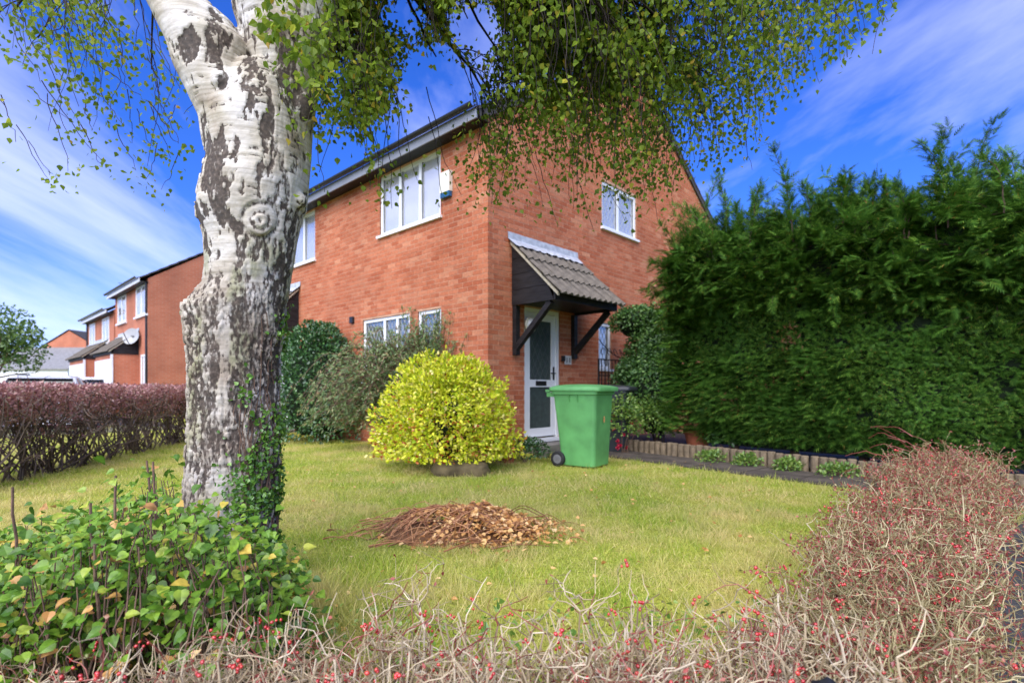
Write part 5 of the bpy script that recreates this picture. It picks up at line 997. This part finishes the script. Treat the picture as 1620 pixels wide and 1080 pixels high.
# evergreen climber between door and conifers
cl = thing('evergreen_climber', 'dark green leafy climber massed against the gable wall', 'climber', (2.5, 9.4, 0)); mb = MB(); PP, NNn = [], []
for (c, r, n) in (((2.55, 9.35, 1.25), (.62, .62, 1.15), 6500), ((2.25, 9.5, 2.15), (.50, .45, .34), 2200), ((2.95, 9.2, 1.9), (.5, .5, .65), 2200), ((2.1, 9.25, 1.0), (.38, .38, .6), 2000), ((2.35, 8.85, .85), (.45, .42, .85), 3600)):
    P, Nn = dome(c, r, n, int(n), .25, .35, .2); PP.append(P); NNn.append(Nn); core('inner_growth', c, r, 'conifer_core', cl, int(n), .25, .68)
P = np.concatenate(PP); Nn = np.concatenate(NNn); w = (P[:, :2]-CORNER)@np.array([B[1], -B[0]]); k = w > .03; P, Nn = P[k], Nn[k]; n = len(P); s = rng.uniform(.04, .07, n)
tag(leaves(MB(), P, nrm(Nn*.5+rng.normal(0, .7, P.shape)+np.array([0, 0, -.3])), nrm(Nn+rng.normal(0, .5, P.shape)+np.array([0, 0, .3])), s, s*.6, 'oval').build('foliage', 'climber', cl, world=True), kind='stuff'); stems(cl, (2.55, 9.35, 0), (2.55, 9.35, 1.2), (.6, .5, 1.1), 8, .02)
def small_plant(name, label, cat, c, r, n, mat, sz, seed, tpl='oval', group=None):
    p = thing(name, label, cat, (c[0], c[1], 0), group=group); P, Nn = dome(c, r, n, seed, .25, .6, .02); m = len(P); s = rng.uniform(sz*.7, sz*1.3, m); tag(leaves(MB(), P, nrm(Nn+rng.normal(0, .6, P.shape)), nrm(Nn+rng.normal(0, .5, P.shape)+np.array([0, 0, .6])), s, s*.6, tpl).build('foliage', mat, p, world=True), kind='stuff')
    for k in range(7): e = np.asarray(c)+rdir(1)[0]*np.asarray(r)*.8; e[2] = max(e[2], .05); tubes(MB(), curve((c[0]+rng.normal(0, .03), c[1]+rng.normal(0, .03), 0), e, .03, 6, .01), np.linspace(.006, .002, 6), 4).build('stem', 'cane', p, world=True)
    return p
small_plant('lime_shrub', 'small lime green leafed shrub behind the log edging', 'shrub', (2.24, 8.60, .42), (.42, .34, .46), 2000, 'limeleaf', .05, 51)
ro = small_plant('red_flower_bush', 'little rose bush with crimson blooms beside the green bin', 'bush', (1.72, 8.15, .46), (.28, .24, .48), 1100, 'limeleaf', .045, 52)
for k in range(11):
    c = np.array([1.66, 8.15, .42])+rng.normal(0, 1, 3)*np.array([.12, .06, .22]); c[2] = max(.1, c[2]); d = rdir(16); d[:, 1] -= .4; d = nrm(d); leaves(MB(), np.repeat(c[None], 16, 0), d, rdir(16), .035, .032, 'oval').build('flower', 'petal', ro, world=True)
small_plant('leafy_plant', 'pale broad leafed plant under the conifer hedge by the terracotta pot', 'plant', (3.22, 8.0, .26), (.26, .2, .22), 420, 'climber', .07, 53)
small_plant('low_plant', 'low green plants crowding the door step beside the yellow bush', 'plant', (.18, 7.3, .14), (.34, .24, .20), 1300, 'darkgreen', .035, 54)
for i, (t, rr) in enumerate([(.95, .16), (1.45, .14), (1.95, .13), (2.5, .18), (3.3, .2)]):
    p = E1+PD*t+PN*.70; small_plant('weed', 'tuft of green weed growing along the path edge before the logs', 'weed', (p[0], p[1], .05), (rr*1.25, rr*1.1, .12), 380, 'limeleaf', .04, 60+i, group='weeds along the path')

# small tree far left
st = thing('small_tree', 'light green leafy small tree beyond the purple hedge', 'tree', (-11.6, 12.0, 0)); c = np.array([-11.7, 12.0, 1.75]); P, Nn = dome(c, (1.0, .9, 1.05), 4200, 71, .45, .8, .6, 2.0); n = len(P); s = rng.uniform(.06, .10, n)
tag(leaves(MB(), P, rdir(n), nrm(rdir(n)+np.array([0, 0, .6])), s, s*.6, 'oval').build('crown', 'treeleaf', st, world=True), kind='stuff'); mb = MB(); tubes(mb, curve((-11.6, 12, 0), (-11.7, 12, 1.8), 0, 8, .03), np.linspace(.06, .03, 8), 8)
for k in range(14): tubes(mb, curve((-11.65, 12, 1.0+k*.06), c+rdir(1)[0]*.85, .05, 7, .03), np.linspace(.02, .005, 7), 5)
mb.build('trunk', 'cane', st, True, world=True)

# ------------------------------------------------------------------ conifer hedge
def conifer_hedge():
    F0 = E1+PN*1.16+PD*.36; L = 6.6; ch = thing('conifer_hedge', 'tall clipped cypress hedge with shaggy untrimmed top', 'hedge', (F0[0], F0[1], 0)); OUT = -PN
    def pt(t, off, z): q = F0[None]+PD[None]*t[:, None]+OUT[None]*off[:, None]; return np.concatenate([q, z[:, None]], 1)
    def bulge(t, z): 
        q = np.stack([t*1.1, z*1.3, np.zeros_like(t)], 1); b = .22*(fbm(q+7, 3, 400)-.5)*2
        return b + .24*sstep(1.95, 2.35, z)*(1-.6*sstep(2.6, 3.2, z)) - .30*sstep(.75, .25, z)
    # dark core
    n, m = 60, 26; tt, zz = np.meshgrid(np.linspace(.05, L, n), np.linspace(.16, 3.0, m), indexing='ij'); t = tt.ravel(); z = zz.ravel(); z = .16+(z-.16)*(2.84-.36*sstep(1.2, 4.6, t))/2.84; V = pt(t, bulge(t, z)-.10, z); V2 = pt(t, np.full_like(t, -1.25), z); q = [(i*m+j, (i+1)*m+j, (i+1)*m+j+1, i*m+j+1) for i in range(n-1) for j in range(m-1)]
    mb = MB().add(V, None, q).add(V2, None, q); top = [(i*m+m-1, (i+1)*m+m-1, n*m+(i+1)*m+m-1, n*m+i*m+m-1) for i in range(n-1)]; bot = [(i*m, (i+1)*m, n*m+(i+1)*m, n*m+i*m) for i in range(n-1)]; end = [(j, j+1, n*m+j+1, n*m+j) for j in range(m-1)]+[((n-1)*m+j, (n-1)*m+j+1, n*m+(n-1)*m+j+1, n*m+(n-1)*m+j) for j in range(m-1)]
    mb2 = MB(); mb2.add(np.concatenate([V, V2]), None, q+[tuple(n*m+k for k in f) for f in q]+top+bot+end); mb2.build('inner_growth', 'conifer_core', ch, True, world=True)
    O3 = np.array([OUT[0], OUT[1], 0]); P3 = np.array([PD[0], PD[1], 0])
    fol = MB()
    def lower(t): return .36*sstep(1.2, 4.6, t)
    # clipped face
    N_ = 46000; t = rng.uniform(-.05, L, N_); z = rng.uniform(.22, 2.4, N_); off = bulge(t, z)+rng.uniform(-.13, .03, N_); P = pt(t, off, z); cl_ = fbm(P*np.array([5, 5, 7.]), 3, 420); k = cl_ > .34; P = P[k]; n1 = len(P)
    D = nrm(O3*rng.uniform(-.2, .9, (n1, 1))+P3*rng.normal(0, .8, (n1, 1))+np.array([0, 0, 1])*rng.normal(-.1, .55, (n1, 1))); NL = nrm(O3*.6+np.array([0, 0, .6])+rng.normal(0, .6, (n1, 3))); s = rng.uniform(.045, .105, n1); leaves(fol, P, D, NL, s, s*.75, 'frond')
    # dead brown patches
    N_ = 500; cs_ = rng.uniform(.6, L, 9); zc = rng.uniform(.5, 1.9, 9); q = rng.integers(0, 9, N_); t = cs_[q]+rng.normal(0, .10, N_); z = zc[q]+rng.normal(0, .08, N_); P = pt(t, bulge(t, z)+.015, z); s = rng.uniform(.04, .09, N_)
    tag(leaves(MB(), P, nrm(O3*.5+rng.normal(0, .7, (N_, 3))), rdir(N_), s, s*.6, 'frond').build('dead_sprays', 'deadtwig', ch, world=True), kind='stuff')
    # lower left part with longer free sprays
    N_ = 1700; t = rng.uniform(0, 2.2, N_); z = rng.uniform(.30, 1.5, N_); P = pt(t, bulge(t, z)+.02, z); D = nrm(O3*.6+P3*rng.normal(-.2, .7, (N_, 1))+np.array([0, 0, 1])*rng.normal(-.15, .2, (N_, 1))); s = rng.uniform(.10, .22, N_); leaves(fol, P, D, nrm(O3*.4+np.array([0, 0, .9])+rng.normal(0, .3, (N_, 3))), s, s*.6, 'frond')
    # shaggy upper part: boughs that hang out over the clipped face, in clumps with dark hollows between
    br = MB()
    for k in range(400):
        t0 = rng.uniform(-.2, L); z0 = 2.0+1.05*rng.uniform(0, 1)-lower(np.array([t0]))[0]; b = pt(np.array([t0]), np.array([-.12+bulge(np.array([t0]), np.array([z0]))[0]]), np.array([z0]))[0]; ln_ = rng.uniform(.22, .50); dv = nrm(O3*rng.uniform(.5, 1)+P3*rng.normal(-.1, .55)+np.array([0, 0, rng.normal(.22, .28)]))
        tq = np.linspace(0, 1, 9)[:, None]; S = b+dv*ln_*tq+np.array([0, 0, -.10])*tq**2+np.cumsum(rng.normal(0, .006, (9, 3)), 0); tubes(br, S, np.linspace(.007, .002, 9), 4)
        rep_ = 5; Q = np.repeat(S[1:], rep_, 0)+rng.normal(0, .022, (8*rep_, 3)); tg = np.repeat(nrm(np.gradient(S, axis=0))[1:], rep_, 0); m_ = len(Q); D = nrm(tg*.8+rng.normal(0, .5, (m_, 3))*np.array([1, 1, .55])); s = rng.uniform(.09, .20, m_); leaves(fol, Q, D, nrm(rng.normal(0, .35, (m_, 3))+np.array([0, 0, 1.])), s, s*.6, 'frond')
    N_ = 4200; t = rng.uniform(-.2, L, N_); z = 2.0+1.1*rng.uniform(0, 1, N_)-lower(t); P = pt(t, bulge(t, z)+rng.uniform(-.22, -.05, N_), z); s = rng.uniform(.10, .2, N_); leaves(fol, P, nrm(O3*.7+rng.normal(0, .55, (N_, 3))), nrm(np.array([0, 0, 1.])+rng.normal(0, .4, (N_, 3))), s, s*.6, 'frond')
    # left end
    N_ = 3200; off = rng.uniform(-1.2, .25, N_); z = rng.uniform(.35, 3.1, N_); t = -.05+rng.uniform(-.22, .05, N_)+.0*off; P = pt(t, off, z); D = nrm(-P3*rng.uniform(.3, 1, (N_, 1))+O3*rng.normal(.25, .5, (N_, 1))+np.array([0, 0, 1])*rng.normal(.05, .25, (N_, 1))); s = rng.uniform(.12, .28, N_); leaves(fol, P, D, nrm(np.array([0, 0, 1.])+rng.normal(0, .35, (N_, 3))), s, s*.6, 'frond')
    # plumes
    for k in range(250):
        t0 = rng.uniform(-.15, L); o0 = rng.uniform(-1.1, .35); b = pt(np.array([t0]), np.array([o0]), np.array([rng.uniform(2.65, 3.0)-lower(np.array([t0]))[0]]))[0]; up = rng.uniform(.25, .85)*(1.5 if rng.random() < .25 else .8); dirv = O3*rng.normal(.15, .35)+P3*rng.normal(-.1, .55)
        tq = np.linspace(0, 1, 12)[:, None]; S = b+np.array([0, 0, 1])*up*np.sin(tq*1.35)+dirv*.65*up*tq**1.7+np.cumsum(rng.normal(0, .008, (12, 3)), 0); tubes(br, S, np.linspace(.009, .002, 12), 4)
        rep = 9; Q = np.repeat(S[2:], rep, 0)+rng.normal(0, .02, (10*rep, 3)); tg = np.repeat(nrm(np.gradient(S, axis=0))[2:], rep, 0); m_ = len(Q); D = nrm(tg*.7+rng.normal(0, .65, (m_, 3))); s = rng.uniform(.10, .22, m_)*np.repeat(np.linspace(1.15, .6, 10), rep); leaves(fol, Q, D, nrm(rng.normal(0, .5, (m_, 3))+np.array([0, -.2, 1.])), s, s*.55, 'frond')
    # sprays reaching over the door canopy side
    for k in range(26):
        b = pt(np.array([-.05]), np.array([rng.uniform(-.9, .2)]), np.array([rng.uniform(1.9, 3.0)]))[0]; e = b-P3*rng.uniform(.25, .6)+O3*rng.normal(.1, .2)+np.array([0, 0, rng.uniform(-.05, .18)]); S = curve(b, e, .06, 9, .015); tubes(br, S, np.linspace(.007, .002, 9), 4); Q = np.repeat(S[1:], 6, 0); tg = np.repeat(nrm(np.gradient(S, axis=0))[1:], 6, 0); D = nrm(tg*.9+rng.normal(0, .5, Q.shape)); s = rng.uniform(.08, .18, len(Q)); leaves(fol, Q, D, nrm(rng.normal(0, .4, Q.shape)+np.array([0, 0, 1.])), s, s*.55, 'frond')
    tag(fol.build('foliage', 'conifer', ch, world=True), kind='stuff'); br.build('branches', 'wood_dark', ch, world=True)
    for t0 in np.arange(.4, L, .85): p = pt(np.array([t0]), np.array([-.55]), np.array([0.]))[0]; tubes(MB(), curve(p, p+np.array([0, 0, .9]), 0, 6, .02), np.linspace(.06, .05, 6), 8).build('trunk', 'wood_dark', ch, world=True)
conifer_hedge()

# ------------------------------------------------------------------ pile of cut twigs and dead leaves
def pile():
    c = np.array([-.34, 3.72]); p = thing('leaf_pile', 'heap of brown twigs and dead tan leaves on the lawn', 'heap', (c[0], c[1], 0))
    def hh(x, y): r2 = (x/.56)**2+(y/.36)**2; return .140*np.clip(1-r2, 0, 1)**.8*(1+1.3*(fbm(np.stack([x*7, y*7, 0*x], 1), 3, 500)-.5))
    n, m = 40, 30; xx, yy = np.meshgrid(np.linspace(-.62, .62, n), np.linspace(-.42, .42, m), indexing='ij'); x = xx.ravel(); y = yy.ravel(); V = np.stack([c[0]+x, c[1]+y, hh(x, y)*.72-.012+.02*(fbm(np.stack([x*25, y*25, 0*x], 1), 2, 510)-.5)], 1); MB().add(V, None, [(i*m+j, (i+1)*m+j, (i+1)*m+j+1, i*m+j+1) for i in range(n-1) for j in range(m-1)]).build('debris_mound', 'mulch', p, True, world=True)
    mb = MB()
    for k in range(620):
        a = rng.normal(-.08, .27), rng.normal(0, .16); th = rng.normal(.35, .95); l = rng.uniform(.05, .40); x = np.linspace(-l/2, l/2, 7); X = a[0]+x*math.cos(th)+np.cumsum(rng.normal(0, .004, 7)); Y = a[1]+x*math.sin(th)*.8; Z = hh(X, Y)+.012+rng.uniform(0, .03)+.02*np.sin(np.linspace(0, 3, 7))
        tubes(mb, np.stack([c[0]+X, c[1]+Y, Z], 1), np.linspace(.0045, .0018, 7)*rng.uniform(.6, 1.2), 4)
    for k in range(9): a = np.array([c[0]+rng.normal(0, .3), c[1]+rng.normal(.05, .15), .08]); tubes(mb, curve(a, a+np.array([rng.choice([-1, 1])*rng.uniform(.2, .45), rng.normal(0, .1), rng.uniform(-.05, .06)]), .08, 9, .015), np.linspace(.004, .002, 9), 4)
    tag(mb.build('twigs', 'deadtwig', p, world=True), kind='stuff')
    n = 2900; x = rng.normal(.12, .24, n); y = rng.normal(-.05, .15, n); k = (np.abs(x) < .95); x, y = x[k], y[k]; keep = rng.random(len(x)) < np.interp(x, [-.5, 0, .3], [.2, .8, 1]); x, y = x[keep], y[keep]; n = len(x); P = np.stack([c[0]+x, c[1]+y, hh(x, y)+rng.uniform(.012, .055, n)], 1); th = rng.uniform(0, 6.28, n); D = np.stack([np.cos(th), np.sin(th), rng.normal(0, .35, n)], 1); s = rng.uniform(.018, .046, n); split_leaves(p, P, D, nrm(rng.normal(0, .5, (n, 3))+np.array([0, -.2, 1.])), s, s*.85, 'birch', 'deadleaf', 220, 'leaf_litter')
pile()
# leaves fallen on the lawn and pavement
n = 260; X = rng.uniform(-3.4, 2.6, n); Y = rng.uniform(1.8, 7.2, n); P = np.stack([X, Y, rng.uniform(.03, .045, n)], 1); th = rng.uniform(0, 6.28, n)
fl = leaves(MB(), P, np.stack([np.cos(th), np.sin(th), np.zeros(n)], 1), nrm(rng.normal(0, .35, (n, 3))+np.array([0, 0, 1.])), .034, .028, 'birch').build('fallen_leaves', 'deadleaf'); tag(fl, 'small tan leaves scattered over the lawn', 'leaves', kind='stuff')
n = 90; t = rng.uniform(.5, 4.2, n); o = rng.uniform(.02, .9, n)**1.4; q = sA[None]+B[None]*t[:, None]+PD[None]*(.42+o)[:, None]; P = np.concatenate([q, np.full((n, 1), .018)], 1); th = rng.uniform(0, 6.28, n)
fl = leaves(MB(), P, np.stack([np.cos(th), np.sin(th), np.zeros(n)], 1), nrm(rng.normal(0, .3, (n, 3))+np.array([0, 0, 1.])), .045, .036, 'birch').build('fallen_leaves', 'deadleaf'); tag(fl, 'yellow and tan leaves lying on the asphalt pavement', 'leaves', kind='stuff')

# ------------------------------------------------------------------ grass
def grass():
    def sample(n, y0, y1, lh, lw, spread=1.0):
        y = np.sqrt(rng.uniform(y0**2, y1**2, n)); x = rng.uniform(-1.02, .98, n)*y; P = np.stack([x, y], 1)
        e = (P-E1)@PN; s = (P-CORNER)@B; g = (P-CORNER)@np.array([B[1], -B[0]]); hedge = (P-sA)@PD
        k = (e < rng.normal(.0, .035, n)) & ((s < -.25) | (g > .35)) & (hedge < -.12)
        P = P[k]; n = len(P); cl = fbm(np.concatenate([P*3, np.zeros((n, 1))], 1), 4, 600); cl2 = fbm(np.concatenate([P*14, np.zeros((n, 1))], 1), 3, 620); h = lh*(.25+1.5*cl)*(.1+2.2*cl2**1.6)*rng.uniform(.5, 1.4, n); pile_d = np.sqrt(((P[:, 0]+.34)/.62)**2+((P[:, 1]-3.72)/.42)**2); h = np.where(pile_d < .9, .005, h)
        rough = np.exp(-((P[:, 0]+.9)**2+(P[:, 1]-2.35)**2)/.16); h = h*(1+2.2*rough)
        D = nrm(np.stack([rng.normal(0, .55, n), rng.normal(0, .55, n), np.ones(n)], 1)); return np.concatenate([P, np.zeros((n, 1))], 1), D, nrm(np.stack([rng.normal(0, 1, n), rng.normal(0, 1, n), np.full(n, .15)], 1)), h, lw*rng.uniform(.7, 1.3, n)
    mb = MB(); P, D, N_, h, w = sample(120000, 1.5, 4.6, .050, .0030); leaves(mb, P, D, N_, h, w, 'blade'); P, D, N_, h, w = sample(150000, 4.6, 9.6, .050, .0055); leaves(mb, P, D, N_, h, w, 'tri')
    P, D, N_, h, w = sample(30000, 9.6, 14, .055, .010); leaves(mb, P, D, N_, h, w, 'tri')
    g = mb.build('lawn_grass', 'grass'); tag(g, 'yellowing mossy lawn grass', 'grass', kind='stuff')
    # tussock of long dry grass by the trunk
    tu = MB(); n = 2600; c = np.array([-.85, 2.35])+rng.normal(0, 1, (n, 2))*np.array([.26, .22]); P = np.concatenate([c, np.zeros((n, 1))], 1); D = nrm(np.stack([rng.normal(.25, .5, n), rng.normal(-.2, .5, n), np.ones(n)*.8], 1)); leaves(tu, P, D, rdir(n), rng.uniform(.07, .20, n), .0035, 'blade'); tag(tu.build('long_grass', 'grass'), 'tussock of long dry grass beside the birch trunk', 'grass', kind='stuff')
grass()
# low weeds and litter inside the front hedge
n = 2600; X = rng.uniform(-1.6, 1.5, n); Y = 1.0+1.3*rng.uniform(0, 1, n)**1.6; P = np.stack([X, Y, rng.uniform(.02, .12, n)], 1)
tag(leaves(MB(), P, rdir(n), nrm(rdir(n)*.6+np.array([0, 0, 1.])), rng.uniform(.02, .04, n), rng.uniform(.014, .028, n), 'birch').build('ground_cover', 'limeleaf'), 'low green weeds growing under the twiggy hedge', 'weeds', kind='stuff')
